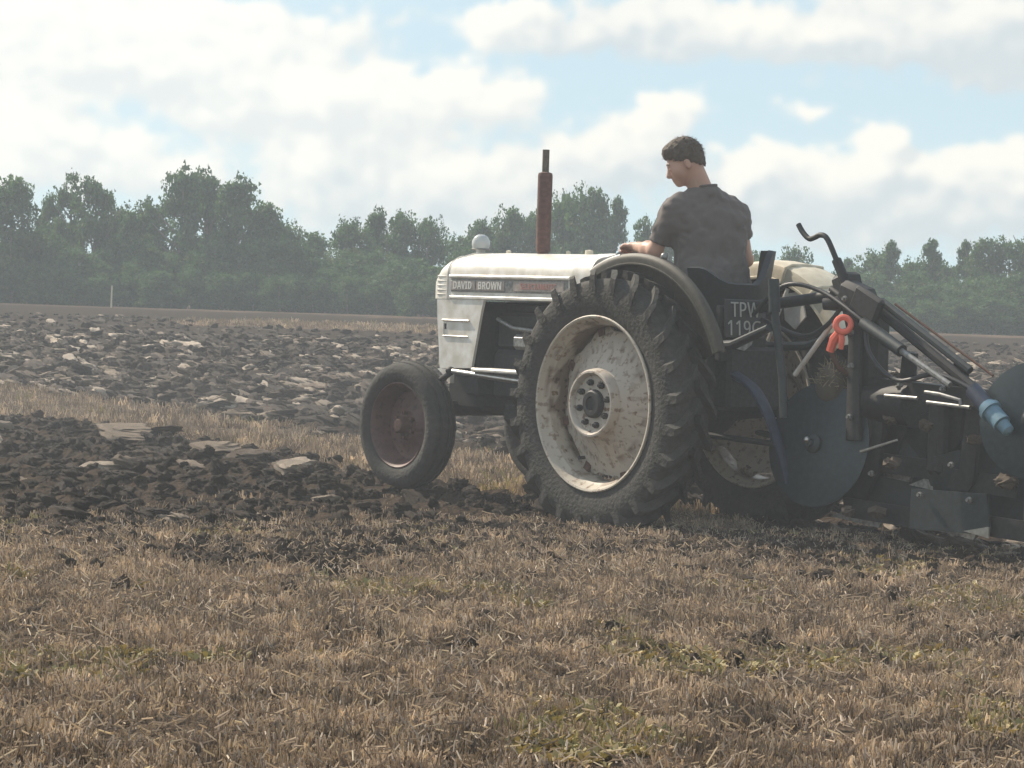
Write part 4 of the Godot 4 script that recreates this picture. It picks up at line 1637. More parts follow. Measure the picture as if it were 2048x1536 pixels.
func mouldboard_rows(z: float, up: float, x: float) -> Array:
	# a twisted plate that lifts soil and turns it to the right; up = -1 for the bodies carried in the air
	var rows := []
	for i in 7:
		var v := i / 6.0
		var row := []
		for k in 11:
			var u := k / 10.0
			var twist := deg_to_rad(lerpf(15.0, 125.0, u * 0.7 + v * 0.3))
			var along := u * 0.62
			var across := 0.05 + 0.34 * u * (0.5 + 0.5 * v)
			row.append(Vector3(x + across - 0.12 * cos(twist) * v, 0.62 + up * (-0.47 + v * (0.30 + 0.08 * sin(u * PI))), z - 0.18 + along + 0.05 * v))
		rows.append(row)
	return rows

func build_plough() -> void:
	var P := thing("plough", STAND, deg_to_rad(HEADING))
	tag(P, "dark mounted plough with round disc coulters behind the tractor", "plough")
	var g := Geo.new()
	# headstock
	for s in [-1.0, 1.0]:
		g = Geo.new()
		g.tube([Vector3(0.06 + s * 0.12, 0.50, 1.30), Vector3(0.05 + s * 0.08, 1.02, 1.26), Vector3(0.03 + s * 0.05, 1.28, 1.16)], [0.05, 0.045, 0.04], 8, 0.6)
		part("headstock_leg", g.mesh(), M.iron, P)
	g = Geo.new()
	g.box(Vector3(0.13, 0.15, 0.20), turned(0.02, 1.225, 1.21, 18, 0, 0), 0.03)
	g.tube([Vector3(-0.07, 1.19, 1.06), Vector3(0.0, 1.20, 1.16), Vector3(0.10, 1.18, 1.30)], [0.03, 0.045, 0.04], 10)
	g.box(Vector3(0.14, 0.72, 0.14), at(0.06, 0.86, 1.30), 0.03)
	g.box(Vector3(0.40, 0.09, 0.09), at(0.16, 0.52, 1.30), 0.015)
	g.lathe([Vector2(-0.15, 0.0), Vector2(-0.15, 0.10), Vector2(0.16, 0.12), Vector2(0.16, 0.0)], 18, turned(0.05, 0.70, 1.46, 90, 0, 0))
	part("headstock", g.mesh(), M.iron, P)
	g = Geo.new()
	g.box(Vector3(0.05, 0.14, 0.20), turned(-0.06, 1.19, 1.36, 25, 0, 0), 0.015)
	g.box(Vector3(0.13, 0.10, 0.12), turned(0.05, 1.30, 1.11, -20, 0, 0), 0.02)
	g.tube([Vector3(0.0, 1.27, 1.05), Vector3(-0.02, 1.22, 1.16), Vector3(0.0, 1.16, 1.30), Vector3(0.05, 1.08, 1.34)], 0.02)
	part("turnover_latch", g.mesh(), M.iron, P)
	# crank handle
	g = Geo.new()
	g.tube(curve([Vector3(0, 1.605, 0.79), Vector3(0, 1.563, 0.825), Vector3(0, 1.530, 0.872), Vector3(0, 1.537, 0.915), Vector3(0, 1.549, 0.955), Vector3(0, 1.528, 1.005), Vector3(0, 1.410, 1.082), Vector3(0, 1.25, 1.18)], 5), 0.0145, 10)
	part("crank_handle", g.mesh(60.0), M.iron, P)
	g = Geo.new()
	g.tube([Vector3(0, 1.42, 1.076), Vector3(0, 1.25, 1.18)], 0.026, 10)
	part("crank_sleeve", g.mesh(), M.iron, P)
	# main beam and stays
	g = Geo.new()
	g.tube([Vector3(0.05, 0.78, 1.30), Vector3(0.0, 0.76, 1.9), Vector3(-0.02, 0.74, 2.75)], 0.062, 4)
	part("main_beam", g.mesh(20.0), M.iron, P)
	g = Geo.new()
	g.tube([Vector3(0, 1.235, 1.27), Vector3(0, 1.0, 1.68), Vector3(0, 0.775, 2.08)], 0.026, 8)
	part("stay", g.mesh(), M.iron, P)
	g = Geo.new()
	g.tube([Vector3(0, 1.215, 1.40), Vector3(0, 0.885, 2.01)], 0.020, 8)
	part("stay", g.mesh(), M.teal, P)
	g = Geo.new()
	g.tube([Vector3(0.04, 1.20, 1.46), Vector3(0.04, 0.865, 2.12)], 0.007, 6)
	part("stay", g.mesh(), M.rust, P)
	g = Geo.new()
	g.tube([Vector3(-0.10, 0.972, 1.634), Vector3(-0.10, 0.812, 1.971)], 0.016, 8)
	part("ram_rod", g.mesh(), M.dull_steel, P)
	g = Geo.new()
	g.tube([Vector3(-0.08, 1.10, 1.36), Vector3(-0.10, 0.968, 1.645)], 0.034, 10)
	part("ram_cylinder", g.mesh(), M.teal, P)
	g = Geo.new()
	g.tube([Vector3(-0.02, 1.084, 1.075), Vector3(-0.02, 0.815, 0.822)], 0.0135, 10)
	part("white_rod", g.mesh(), M.white, P)
	for q in [[Vector3(-0.15, 0.742, 1.591), Vector3(-0.15, 0.739, 1.808)], [Vector3(-0.15, 0.772, 1.856), Vector3(-0.15, 0.766, 1.95), Vector3(-0.15, 0.744, 2.083), Vector3(-0.15, 0.712, 2.09)], [Vector3(-0.15, 0.723, 1.871), Vector3(-0.15, 0.711, 2.148)]]:
		g = Geo.new()
		g.tube(q, 0.010, 8)
		part("adjusting_bar", g.mesh(), M.dull_steel, P)
	g = Geo.new()
	g.tube([Vector3(-0.05, 0.446, 1.343), Vector3(-0.02, 0.518, 1.563)], [0.009, 0.006], 8)
	part("worn_edge", g.mesh(), M.steel, P)
	# red loop handle
	var red := group_part("hose_coupler", P)
	red.set_meta("label", "bright red loop handle with two short legs")
	g = Geo.new()
	g.ring(Vector3(-0.125, 1.088, 1.262), Vector3(-0.8, 0.15, 0.6), 0.038, 0.0155, 24, 8)
	part("loop", g.mesh(), M.red, red)
	g = Geo.new()
	g.tube([Vector3(-0.125, 1.05, 1.235), Vector3(-0.125, 1.01, 1.20), Vector3(-0.125, 0.95, 1.175)], [0.02, 0.026, 0.022], 8)
	part("leg", g.mesh(), M.red, red)
	g = Geo.new()
	g.tube([Vector3(-0.125, 1.055, 1.25), Vector3(-0.125, 1.005, 1.255), Vector3(-0.125, 0.962, 1.252)], [0.018, 0.018, 0.012], 8)
	part("leg", g.mesh(), M.red, red)
	g = Geo.new()
	g.tube([Vector3(-0.125, 0.955, 1.178), Vector3(-0.09, 0.87, 1.20), Vector3(0.0, 0.80, 1.26)], 0.014, 8)
	part("hose", g.mesh(), M.rust, red)
	# disc coulters
	var spots := [[Vector3(-0.10, 0.470, 1.06), Vector3(-0.97, 0.16, 0.10), 0.325], [Vector3(-0.06, 0.67, 2.46), Vector3(-0.93, 0.12, 0.30), 0.285]]
	for s in spots:
		var D := group_part("disc_coulter", P)
		g = Geo.new()
		g.shell(disc_rows(s[0], s[1], s[2], -0.035), 0.006)
		part("disc", g.mesh(60.0), M.disc, D)
		g = Geo.new()
		g.lathe([Vector2(-0.03, 0.05), Vector2(0.018, 0.05), Vector2(0.026, 0.036), Vector2(0.03, 0.022), Vector2(0.045, 0.018), Vector2(0.047, 0.0)], 20, Transform3D(Geo.along(s[1]), s[0]))
		part("hub", g.mesh(), M.teal, D)
		g = Geo.new()
		g.ball(s[0] + s[1].normalized() * 0.05 + Vector3(0, 0.012, -0.01), Vector3(0.017, 0.017, 0.017))
		part("hub_bolt", g.mesh(60.0), M.steel, D)
		g = Geo.new()
		var c: Vector3 = s[0]
		g.tube([c + Vector3(0.06, 0.02, 0.0), c + Vector3(0.10, 0.22, 0.02), c + Vector3(0.14, 0.36, 0.06)], [0.035, 0.03, 0.03], 8, 0.6)
		part("arm", g.mesh(), M.blue, D)
	g = Geo.new()
	g.tube(curve([Vector3(-0.16, 0.80, 0.52), Vector3(-0.16, 0.735, 0.66), Vector3(-0.16, 0.60, 0.78), Vector3(-0.14, 0.42, 0.86), Vector3(-0.12, 0.25, 0.90)], 4), [0.045, 0.045, 0.044, 0.043, 0.042, 0.041, 0.04, 0.039, 0.038, 0.037, 0.036, 0.034, 0.032, 0.03, 0.028, 0.026, 0.024], 8, 0.5)
	part("curved_arm", g.mesh(50.0), M.blue, P)
	g = Geo.new()
	g.tube([Vector3(-0.14, 0.80, 2.15), Vector3(-0.14, 0.70, 2.27), Vector3(-0.14, 0.66, 2.33)], [0.04, 0.045, 0.045], 10)
	part("bearing_arm", g.mesh(), M.blue, P)
	g = Geo.new()
	g.tube([Vector3(-0.15, 0.725, 2.25), Vector3(-0.16, 0.645, 2.36)], [0.042, 0.046], 14)
	g.lathe([Vector2(-0.012, 0.0), Vector2(-0.012, 0.056), Vector2(0.012, 0.056), Vector2(0.012, 0.0)], 16, Transform3D(Geo.along(Vector3(-0.01, -0.08, 0.11)), Vector3(-0.152, 0.705, 2.277)))
	g.lathe([Vector2(-0.03, 0.0), Vector2(-0.03, 0.034), Vector2(0.02, 0.030), Vector2(0.03, 0.012), Vector2(0.03, 0.0)], 14, Transform3D(Geo.along(Vector3(-0.01, -0.08, 0.11)), Vector3(-0.163, 0.625, 2.388)))
	part("bearing_housing", g.mesh(), M.light_blue, P)
	# plough bodies
	for q in [[1.30, 1.0, 0.02, 0.0], [1.95, 1.0, 0.0, 0.0], [1.42, 1.0, 0.10, 0.24], [1.80, 1.0, 0.06, 0.20]]:
		var B := group_part("plough_body", P, at(0, q[3], 0))
		g = Geo.new()
		g.shell(mouldboard_rows(q[0], q[1], q[2]), 0.009)
		part("mouldboard", g.mesh(50.0), M.teal, B)
		g = Geo.new()
		var u: float = q[1]
		g.tube([Vector3(q[2], 0.72, q[0] + 0.10), Vector3(q[2] + 0.02, 0.62 - u * 0.25, q[0] + 0.05), Vector3(q[2] + 0.04, 0.62 - u * 0.42, q[0] - 0.06)], [0.05, 0.06, 0.05], 6, 0.45)
		part("leg", g.mesh(), M.iron, B)
		g = Geo.new()
		g.slab([Vector2(q[0] - 0.10, 0.62 - u * 0.42), Vector2(q[0] + 0.50, 0.62 - u * 0.44), Vector2(q[0] + 0.50, 0.62 - u * 0.54), Vector2(q[0] - 0.05, 0.62 - u * 0.52)], 0.016, Transform3D(Basis(Vector3(0, 0, 1), Vector3(0, 1, 0), Vector3(-1, 0, 0)), Vector3(q[2] - 0.02, 0, 0)))
		part("landside", g.mesh(), M.iron, B)
		g = Geo.new()
		g.slab([Vector2(q[0] - 0.24, 0.62 - u * 0.53), Vector2(q[0] - 0.06, 0.62 - u * 0.46), Vector2(q[0] + 0.16, 0.62 - u * 0.47), Vector2(q[0] + 0.10, 0.62 - u * 0.56)], 0.02, Transform3D(Basis(Vector3(0, 0, 1), Vector3(0, 1, 0), Vector3(-1, 0, 0)), Vector3(q[2] + 0.03, 0, 0)))
		part("share", g.mesh(), M.dull_steel, B)
	# broad dark tail plate with a bright worn tip
	g = Geo.new()
	g.slab([Vector2(1.70, 0.285), Vector2(2.19, 0.295), Vector2(2.22, 0.115), Vector2(2.10, 0.095), Vector2(1.70, 0.085)], 0.014, Transform3D(Basis(Vector3(0, 0, 1), Vector3(0, 1, 0), Vector3(-1, 0, 0)), Vector3(-0.05, 0, 0)))
	part("tail_plate", g.mesh(), M.teal, P)
	g = Geo.new()
	g.slab([Vector2(2.06, 0.105), Vector2(2.222, 0.140), Vector2(2.222, 0.085)], 0.01, Transform3D(Basis(Vector3(0, 0, 1), Vector3(0, 1, 0), Vector3(-1, 0, 0)), Vector3(-0.063, 0, 0)))
	part("worn_tip", g.mesh(), M.steel, P)
	g = Geo.new()
	g.box(Vector3(0.10, 0.34, 0.30), at(0.06, 0.30, 2.50), 0.02)
	part("tail_bracket", g.mesh(), M.iron, P)
	g = Geo.new()
	g.box(Vector3(0.08, 0.40, 0.10), at(0.02, 0.56, 1.80), 0.02)
	part("tail_bracket", g.mesh(), M.iron, P)
	# bolts, hoses, earth and straw that clutter the frame
	var r2 := RandomNumberGenerator.new()
	r2.seed = 61
	var bolt := Geo.new()
	bolt.lathe([Vector2(0.0, 0.016), Vector2(0.012, 0.016), Vector2(0.014, 0.010), Vector2(0.026, 0.009), Vector2(0.026, 0.0)], 6)
	var bolt_mesh := bolt.mesh(20.0)
	for q in [[-0.07, 1.22, 1.22], [-0.07, 1.05, 1.27], [-0.08, 0.88, 1.29], [-0.09, 0.62, 1.30], [-0.065, 0.80, 1.62], [-0.065, 0.79, 1.90], [-0.065, 0.76, 2.20], [-0.07, 0.26, 1.78], [-0.07, 0.26, 2.10], [-0.04, 0.34, 1.42], [-0.04, 0.42, 1.95]]:
		part("bolt", bolt_mesh, M.dull_steel, P, Transform3D(Basis(Vector3(0, 0, 1), PI / 2.0), Vector3(q[0], q[1], q[2])))
	for q in [[Vector3(-0.05, 1.12, 0.52), Vector3(-0.10, 1.28, 0.80), Vector3(-0.06, 1.26, 1.02), Vector3(-0.08, 1.14, 1.30), Vector3(-0.08, 1.06, 1.42)], [Vector3(0.02, 1.10, 0.52), Vector3(0.02, 1.02, 0.82), Vector3(-0.04, 1.08, 1.06), Vector3(-0.02, 1.22, 1.18)], [Vector3(-0.04, 1.18, 1.34), Vector3(-0.10, 0.96, 1.42), Vector3(-0.08, 0.82, 1.60), Vector3(-0.06, 0.86, 1.85), Vector3(-0.04, 0.78, 2.10)]]:
		g = Geo.new()
		g.tube(curve(q, 6), 0.0125, 8)
		part("hose", g.mesh(60.0), M.black, P)
	var muck := mat(Color(0.085, 0.064, 0.046), 0.95)
	for q in [[-0.02, 0.62, 1.52, 0.09], [0.0, 0.60, 1.75, 0.11], [-0.03, 0.40, 1.55, 0.10], [-0.02, 0.36, 2.28, 0.12], [0.0, 0.55, 2.05, 0.09], [-0.08, 0.15, 1.50, 0.10], [-0.08, 0.14, 1.30, 0.08], [0.02, 0.84, 1.50, 0.06]]:
		part("caked_earth", clod_mesh(500 + int(q[3] * 100.0)), muck, P, Transform3D(Basis.from_euler(Vector3(r2.randf() * 3.0, r2.randf() * 3.0, r2.randf() * 3.0)).scaled(Vector3(1.0, 0.7, 1.1) * q[3] * 0.75), Vector3(q[0], q[1], q[2])))
	# clump of straw and earth caught on top of the beam
	var r := RandomNumberGenerator.new()
	r.seed = 88
	var o := thing("straw_clump", P.transform * Vector3(0.02, 0.665, 1.06), 0.4)
	tag(o, "clump of dry grass and earth caught on the plough above the near disc", "straw clump")
	g = Geo.new()
	g.ball(Vector3(0, 0.10, 0), Vector3(0.085, 0.12, 0.11), 12, 8)
	part("earth", g.mesh(50.0), mat(Color(0.075, 0.062, 0.045), 0.95), o)
	g = Geo.new()
	for i in 130:
		var d := Vector3(r.randfn(), absf(r.randfn()) * 1.2, r.randfn()).normalized()
		var p := Vector3(0, 0.10, 0) + d * Vector3(0.08, 0.115, 0.105)
		g.tube([p, p + d * 0.02 + Vector3(r.randfn(), r.randfn(), r.randfn()) * 0.02], [0.0022, 0.0012], 3)
	part("grass", g.mesh(), mat(Color(0.24, 0.20, 0.12), 0.85), o)
# ------------------------------------------------------------------ the driver
class Field:
	var lo: Vector3
	var n: Vector3i
	var h: float
	var d := PackedFloat32Array()

	func _init(low: Vector3, high: Vector3, cell: float) -> void:
		lo = low
		h = cell
		n = Vector3i(((high - low) / cell).ceil()) + Vector3i.ONE
		d.resize(n.x * n.y * n.z)
		d.fill(1.0)

	func span(a: Vector3, b: Vector3, r: float) -> Array:
		var p := Vector3i(((a.min(b) - Vector3.ONE * r - lo) / h).floor()).clamp(Vector3i.ZERO, n - Vector3i.ONE)
		var q := Vector3i(((a.max(b) + Vector3.ONE * r - lo) / h).ceil()).clamp(Vector3i.ZERO, n - Vector3i.ONE)
		return [p, q]

	# tapered capsule from a to b, joined on with a smooth minimum of width k
	func bone(a: Vector3, b: Vector3, ra: float, rb: float, k := 0.03) -> void:
		var s := span(a, b, maxf(ra, rb) + k + h * 2.0)
		var ab := b - a
		var inv := 1.0 / maxf(ab.length_squared(), 1e-9)
		for z in range(s[0].z, s[1].z + 1):
			for y in range(s[0].y, s[1].y + 1):
				var i: int = (z * n.y + y) * n.x + s[0].x
				for x in range(s[0].x, s[1].x + 1):
					var p := lo + Vector3(x, y, z) * h - a
					var t := clampf(p.dot(ab) * inv, 0.0, 1.0)
					var v := (p - ab * t).length() - lerpf(ra, rb, t)
					var o := d[i]
					var m := maxf(k - absf(o - v), 0.0)
					d[i] = minf(o, v) - m * m * 0.25 / k
					i += 1

	func egg(c: Vector3, r: Vector3, basis: Basis, k := 0.02, cut := false) -> void:
		var big := maxf(r.x, maxf(r.y, r.z))
		var s := span(c, c, big + k + h * 2.0)
		var inv := basis.inverse()
		for z in range(s[0].z, s[1].z + 1):
			for y in range(s[0].y, s[1].y + 1):
				var i: int = (z * n.y + y) * n.x + s[0].x
				for x in range(s[0].x, s[1].x + 1):
					var p := inv * (lo + Vector3(x, y, z) * h - c)
					var k0 := (p / r).length()
					var k1 := (p / (r * r)).length()
					var v := k0 * (k0 - 1.0) / maxf(k1, 1e-6)
					var o := d[i]
					if cut:
						d[i] = maxf(o, -v)
					else:
						var m := maxf(k - absf(o - v), 0.0)
						d[i] = minf(o, v) - m * m * 0.25 / k
					i += 1

	# keep only what lies on the side of the plane that normal points to
	func keep(normal: Vector3, at: Vector3, noise: FastNoiseLite = null, amp := 0.0, near := Vector3.INF, reach := 0.0) -> void:
		var i := 0
		for z in n.z:
			for y in n.y:
				for x in n.x:
					if d[i] < h * 3.0:
						var p := lo + Vector3(x, y, z) * h
						if reach <= 0.0 or p.distance_to(near) < reach:
							var v := -normal.dot(p - at)
							if noise:
								v += noise.get_noise_3d(p.x, p.y, p.z) * amp
							d[i] = maxf(d[i], v)
					i += 1

	func roughen(noise: FastNoiseLite, amp: float, freq := Vector3.ONE) -> void:
		var i := 0
		for z in n.z:
			for y in n.y:
				for x in n.x:
					if absf(d[i]) < h * 3.0:
						var p := (lo + Vector3(x, y, z) * h) * freq
						d[i] += noise.get_noise_3d(p.x, p.y, p.z) * amp
					i += 1

	# surface nets
	func into(v: PackedVector3Array, t: PackedInt32Array) -> void:
		var vert := PackedInt32Array()
		vert.resize(d.size())
		vert.fill(-1)
		var sx := 1
		var sy := n.x
		var sz := n.x * n.y
		var off := PackedInt32Array([0, sx, sy, sx + sy, sz, sx + sz, sy + sz, sx + sy + sz])
		var edges := [[0, 1], [2, 3], [4, 5], [6, 7], [0, 2], [1, 3], [4, 6], [5, 7], [0, 4], [1, 5], [2, 6], [3, 7]]
		var corner := []
		for k in 8:
			corner.append(Vector3(k & 1, (k >> 1) & 1, (k >> 2) & 1))
		for z in n.z - 1:
			for y in n.y - 1:
				var i := (z * n.y + y) * n.x
				for x in n.x - 1:
					if absf(d[i]) < h * 2.0:
						var mask := 0
						for k in 8:
							if d[i + off[k]] < 0.0:
								mask |= 1 << k
						if mask != 0 and mask != 255:
							var sum := Vector3.ZERO
							var cnt := 0
							for e in edges:
								var a := d[i + off[e[0]]]
								var b := d[i + off[e[1]]]
								if (a < 0.0) != (b < 0.0):
									sum += corner[e[0]].lerp(corner[e[1]], a / (a - b))
									cnt += 1
							vert[i] = v.size()
							v.append(lo + (Vector3(x, y, z) + sum / cnt) * h)
					i += 1
		for z in range(1, n.z - 1):
			for y in range(1, n.y - 1):
				var i := (z * n.y + y) * n.x + 1
				for x in range(1, n.x - 1):
					if absf(d[i]) < h * 2.0:
						var neg := d[i] < 0.0
						for ax in 3:
							var step := sx if ax == 0 else (sy if ax == 1 else sz)
							if (d[i + step] < 0.0) != neg:
								var u := sy if ax == 0 else (sz if ax == 1 else sx)
								var w := sz if ax == 0 else (sx if ax == 1 else sy)
								var a := vert[i - u - w]
								var b := vert[i - w]
								var c := vert[i]
								var e := vert[i - u]
								if a >= 0 and b >= 0 and c >= 0 and e >= 0:
									if neg:
										t.append_array([a, b, c, a, c, e])
									else:
										t.append_array([a, c, b, a, e, c])
					i += 1

func skin_mesh(fields: Array) -> ArrayMesh:
	var v := PackedVector3Array()
	var t := PackedInt32Array()
	for f in fields:
		f.into(v, t)
	var nrm := PackedVector3Array()
	nrm.resize(v.size())
	for i in range(0, t.size(), 3):
		var q := (v[t[i + 1]] - v[t[i]]).cross(v[t[i + 2]] - v[t[i]])
		for k in 3:
			nrm[t[i + k]] += q
	for i in nrm.size():
		nrm[i] = nrm[i].normalized()
	var idx := PackedInt32Array()
	idx.resize(t.size())
	for i in range(0, t.size(), 3):
		idx[i] = t[i]
		idx[i + 1] = t[i + 2]
		idx[i + 2] = t[i + 1]
	var arr := []
	arr.resize(Mesh.ARRAY_MAX)
	arr[Mesh.ARRAY_VERTEX] = v
	arr[Mesh.ARRAY_NORMAL] = nrm
	arr[Mesh.ARRAY_INDEX] = idx
	var m := ArrayMesh.new()
	m.add_surface_from_arrays(Mesh.PRIMITIVE_TRIANGLES, arr)
	return m

func build_person() -> void:
	# joints in the tractor's axes
	var head := Vector3(-0.118, 1.944, 0.010)
	var fwd := Vector3(-0.70, -0.43, -0.60).normalized()
	var side := fwd.cross(Vector3(0.05, 1.0, 0.05)).normalized()
	var up := side.cross(fwd)
	var hb := Basis(side, up, -fwd)
	var sc := 0.99
	var neck := Vector3(-0.015, 1.785, 0.055)
	var shl := Vector3(-0.200, 1.674, 0.02)
	var shr := Vector3(0.182, 1.668, 0.13)
	var ell := Vector3(-0.232, 1.455, -0.075)
	var wrl := Vector3(-0.165, 1.478, -0.305)
	var elr := Vector3(0.255, 1.425, 0.13)
	var wrr := Vector3(0.22, 1.36, -0.13)
	var hipl := Vector3(-0.10, 1.20, 0.10)
	var hipr := Vector3(0.12, 1.20, 0.13)
	var knl := Vector3(-0.19, 1.22, -0.34)
	var knr := Vector3(0.20, 1.22, -0.32)
	var anl := Vector3(-0.24, 0.74, -0.46)
	var anr := Vector3(0.24, 0.74, -0.44)
	var who := thing("person", STAND, deg_to_rad(HEADING))
	tag(who, "man with short brown hair in a dark t-shirt driving the tractor, looking down left", "person")
	# body: one continuous skin
	var body := Field.new(Vector3(-0.40, 0.60, -0.68), Vector3(0.40, 1.86, 0.34), 0.012)
	body.bone(Vector3(-0.09, 1.60, 0.045), Vector3(0.10, 1.60, 0.10), 0.088, 0.088)
	body.bone(Vector3(-0.06, 1.42, 0.08), Vector3(0.10, 1.42, 0.12), 0.088, 0.088, 0.05)
	body.bone(Vector3(-0.08, 1.24, 0.10), Vector3(0.11, 1.24, 0.13), 0.095, 0.095, 0.05)
	body.bone(shl, shr, 0.046, 0.046, 0.03)
	body.bone(neck + Vector3(0, -0.05, 0.01), head + hb * Vector3(0, -0.07, 0.03), 0.062, 0.058, 0.04)
	for q in [[shl, ell, wrl], [shr, elr, wrr]]:
		body.bone(q[0], q[1], 0.046, 0.042, 0.02)
		body.bone(q[1], q[1].lerp(q[2], 0.35), 0.043, 0.044, 0.02)
		body.bone(q[1].lerp(q[2], 0.35), q[2], 0.044, 0.028, 0.03)
	for q in [[hipl, knl, anl], [hipr, knr, anr]]:
		body.bone(q[0], q[1], 0.085, 0.06, 0.05)
		body.bone(q[1], q[2], 0.055, 0.038, 0.03)
		body.bone(q[2], q[2] + Vector3(0, -0.05, -0.16), 0.04, 0.03, 0.03)
	# head
	var hr := Vector3(0.17, 0.20, 0.18)
	var hf := Field.new(head - hr, head + hr, 0.0045)
	hf.egg(head + hb * Vector3(0, 0.022, 0.012) * sc, Vector3(0.074, 0.094, 0.098) * sc, hb)
	hf.egg(head + hb * Vector3(0, -0.045, -0.035) * sc, Vector3(0.056, 0.066, 0.058) * sc, hb, 0.03)
	hf.egg(head + hb * Vector3(0, -0.098, -0.068) * sc, Vector3(0.026, 0.020, 0.022) * sc, hb, 0.03)
	hf.bone(head + hb * Vector3(0, -0.05, 0.03) * sc, neck + Vector3(0, -0.02, 0.005), 0.060, 0.068, 0.03)
	hf.bone(head + hb * Vector3(-0.03, 0.012, -0.080) * sc, head + hb * Vector3(0.03, 0.012, -0.080) * sc, 0.014, 0.014, 0.015)
	for s in [-1.0, 1.0]:
		hf.egg(head + hb * Vector3(s * 0.031, -0.008, -0.094) * sc, Vector3(0.017, 0.012, 0.012) * sc, hb, 0.01, true)
		hf.egg(head + hb * Vector3(s * 0.031, -0.009, -0.080) * sc, Vector3(0.0125, 0.0115, 0.0125) * sc, hb, 0.004)
		hf.egg(head + hb * Vector3(s * 0.075, -0.018, 0.012) * sc, Vector3(0.009, 0.031, 0.019) * sc, hb * Basis(Vector3.UP, s * -0.35), 0.008)
		hf.egg(head + hb * Vector3(s * 0.042, -0.038, -0.052) * sc, Vector3(0.022, 0.030, 0.026) * sc, hb, 0.04)
	hf.bone(head + hb * Vector3(0, 0.0, -0.086) * sc, head + hb * Vector3(0, -0.040, -0.108) * sc, 0.009, 0.013, 0.012)
	hf.egg(head + hb * Vector3(0, -0.043, -0.098) * sc, Vector3(0.018, 0.010, 0.014) * sc, hb, 0.008)
	hf.bone(head + hb * Vector3(-0.010, -0.066, -0.085) * sc, head + hb * Vector3(0.010, -0.066, -0.085) * sc, 0.0075, 0.0075, 0.018)
	hf.bone(head + hb * Vector3(-0.009, -0.079, -0.082) * sc, head + hb * Vector3(0.009, -0.079, -0.082) * sc, 0.0075, 0.0075, 0.018)
	# hands: palm, four fingers and thumb each
	var fields := [body, hf]
	for s in [-1.0, 1.0]:
		var w: Vector3 = wrl if s < 0.0 else wrr
		var dir := (w - (ell if s < 0.0 else elr)).normalized()
		var f := Vector3(dir.x, dir.y - 0.12, dir.z).normalized()
		var a := f.cross(Vector3(s * -0.35, 1.0, 0.1)).normalized()   # across the knuckles, to the right
		var u := a.cross(f)
		var hand := Field.new(w - Vector3.ONE * 0.19, w + Vector3.ONE * 0.19, 0.004)
		hand.bone(w - f * 0.03, w + f * 0.02, 0.030, 0.028, 0.02)
		for k in 4:
			var across := (k - 1.5) * 0.021
			hand.bone(w + f * 0.012 + a * across * 0.6, w + f * 0.085 + a * across, 0.015, 0.0125, 0.012)
			var len: float = [0.9, 1.0, 0.96, 0.78][k if s < 0.0 else 3 - k]
			var k0 := w + f * 0.088 + a * across + u * 0.004
			var k1 := k0 + (f * 0.040 - u * 0.010) * len
			var k2 := k1 + (f * 0.004 - u * 0.028) * len
			var k3 := k2 + (-f * 0.018 - u * 0.008) * len
			hand.bone(k0, k1, 0.0105, 0.0095, 0.006)
			hand.bone(k1, k2, 0.0095, 0.0088, 0.004)
			hand.bone(k2, k3, 0.0088, 0.0078, 0.004)
		var th: Vector3 = w + f * 0.025 - a * s * -0.026
		var th1: Vector3 = th + f * 0.034 - a * s * -0.022 - u * 0.008
		var th2: Vector3 = th1 + f * 0.030 - a * s * -0.002 - u * 0.012
		hand.bone(w + f * 0.01 - a * s * -0.012, th, 0.016, 0.0145, 0.012)
		hand.bone(th, th1, 0.0135, 0.0115, 0.008)
		hand.bone(th1, th2, 0.011, 0.0095, 0.004)
		fields.append(hand)
	part("body", skin_mesh(fields), M.skin, who)
	# hair
	var tuft := FastNoiseLite.new()
	tuft.seed = 3
	tuft.frequency = 55.0
	tuft.fractal_octaves = 3
	var hair := Field.new(head - hr, head + hr, 0.0045)
	hair.egg(head + hb * Vector3(0, 0.034, 0.014) * sc, Vector3(0.083, 0.104, 0.108) * sc, hb)
	hair.egg(head + hb * Vector3(0, 0.086, -0.050) * sc, Vector3(0.056, 0.032, 0.042) * sc, hb, 0.03)
	hair.egg(head + hb * Vector3(0, -0.03, 0.062) * sc, Vector3(0.062, 0.060, 0.048) * sc, hb, 0.03)
	hair.keep(hb * Vector3(0, 0.86, 0.52).normalized(), head + hb * Vector3(0, 0.012, -0.022) * sc, tuft, 0.014)
	hair.roughen(tuft, 0.007, Vector3(1, 0.6, 1))
	part("hair", skin_mesh([hair]), M.hair, who)
	# loose ends that break up the outline of the hair, brows and dark eyes
	var hrng := RandomNumberGenerator.new()
	hrng.seed = 12
	var hv := PackedVector3Array()
	var hn := PackedVector3Array()
	for i in 1500:
		var dl := Vector3(hrng.randfn(), hrng.randfn(), hrng.randfn()).normalized()
		var local := Vector3(0, 0.034, 0.014) + dl * Vector3(0.083, 0.103, 0.107)
		if (local - Vector3(0, 0.018, -0.022)).dot(Vector3(0, 0.86, 0.52).normalized()) < 0.0:
			continue
		var root := head + hb * local * sc
		var out := (hb * dl).normalized()
		var flow := (Vector3(hrng.randfn() * 0.5, -0.35, hrng.randfn() * 0.5) + hb * Vector3(0.2, 0.0, 0.25) + out * 0.55).normalized()
		var wide := flow.cross(out).normalized() * hrng.randf_range(0.0016, 0.0032)
		var end := root + flow * hrng.randf_range(0.012, 0.024)
		for e in [root - wide - out * 0.004, end, root + wide - out * 0.004]:
			hv.append(e)
			hn.append(out)
	var harr := []
	harr.resize(Mesh.ARRAY_MAX)
	harr[Mesh.ARRAY_VERTEX] = hv
	harr[Mesh.ARRAY_NORMAL] = hn
	var hm := ArrayMesh.new()
	hm.add_surface_from_arrays(Mesh.PRIMITIVE_TRIANGLES, harr)
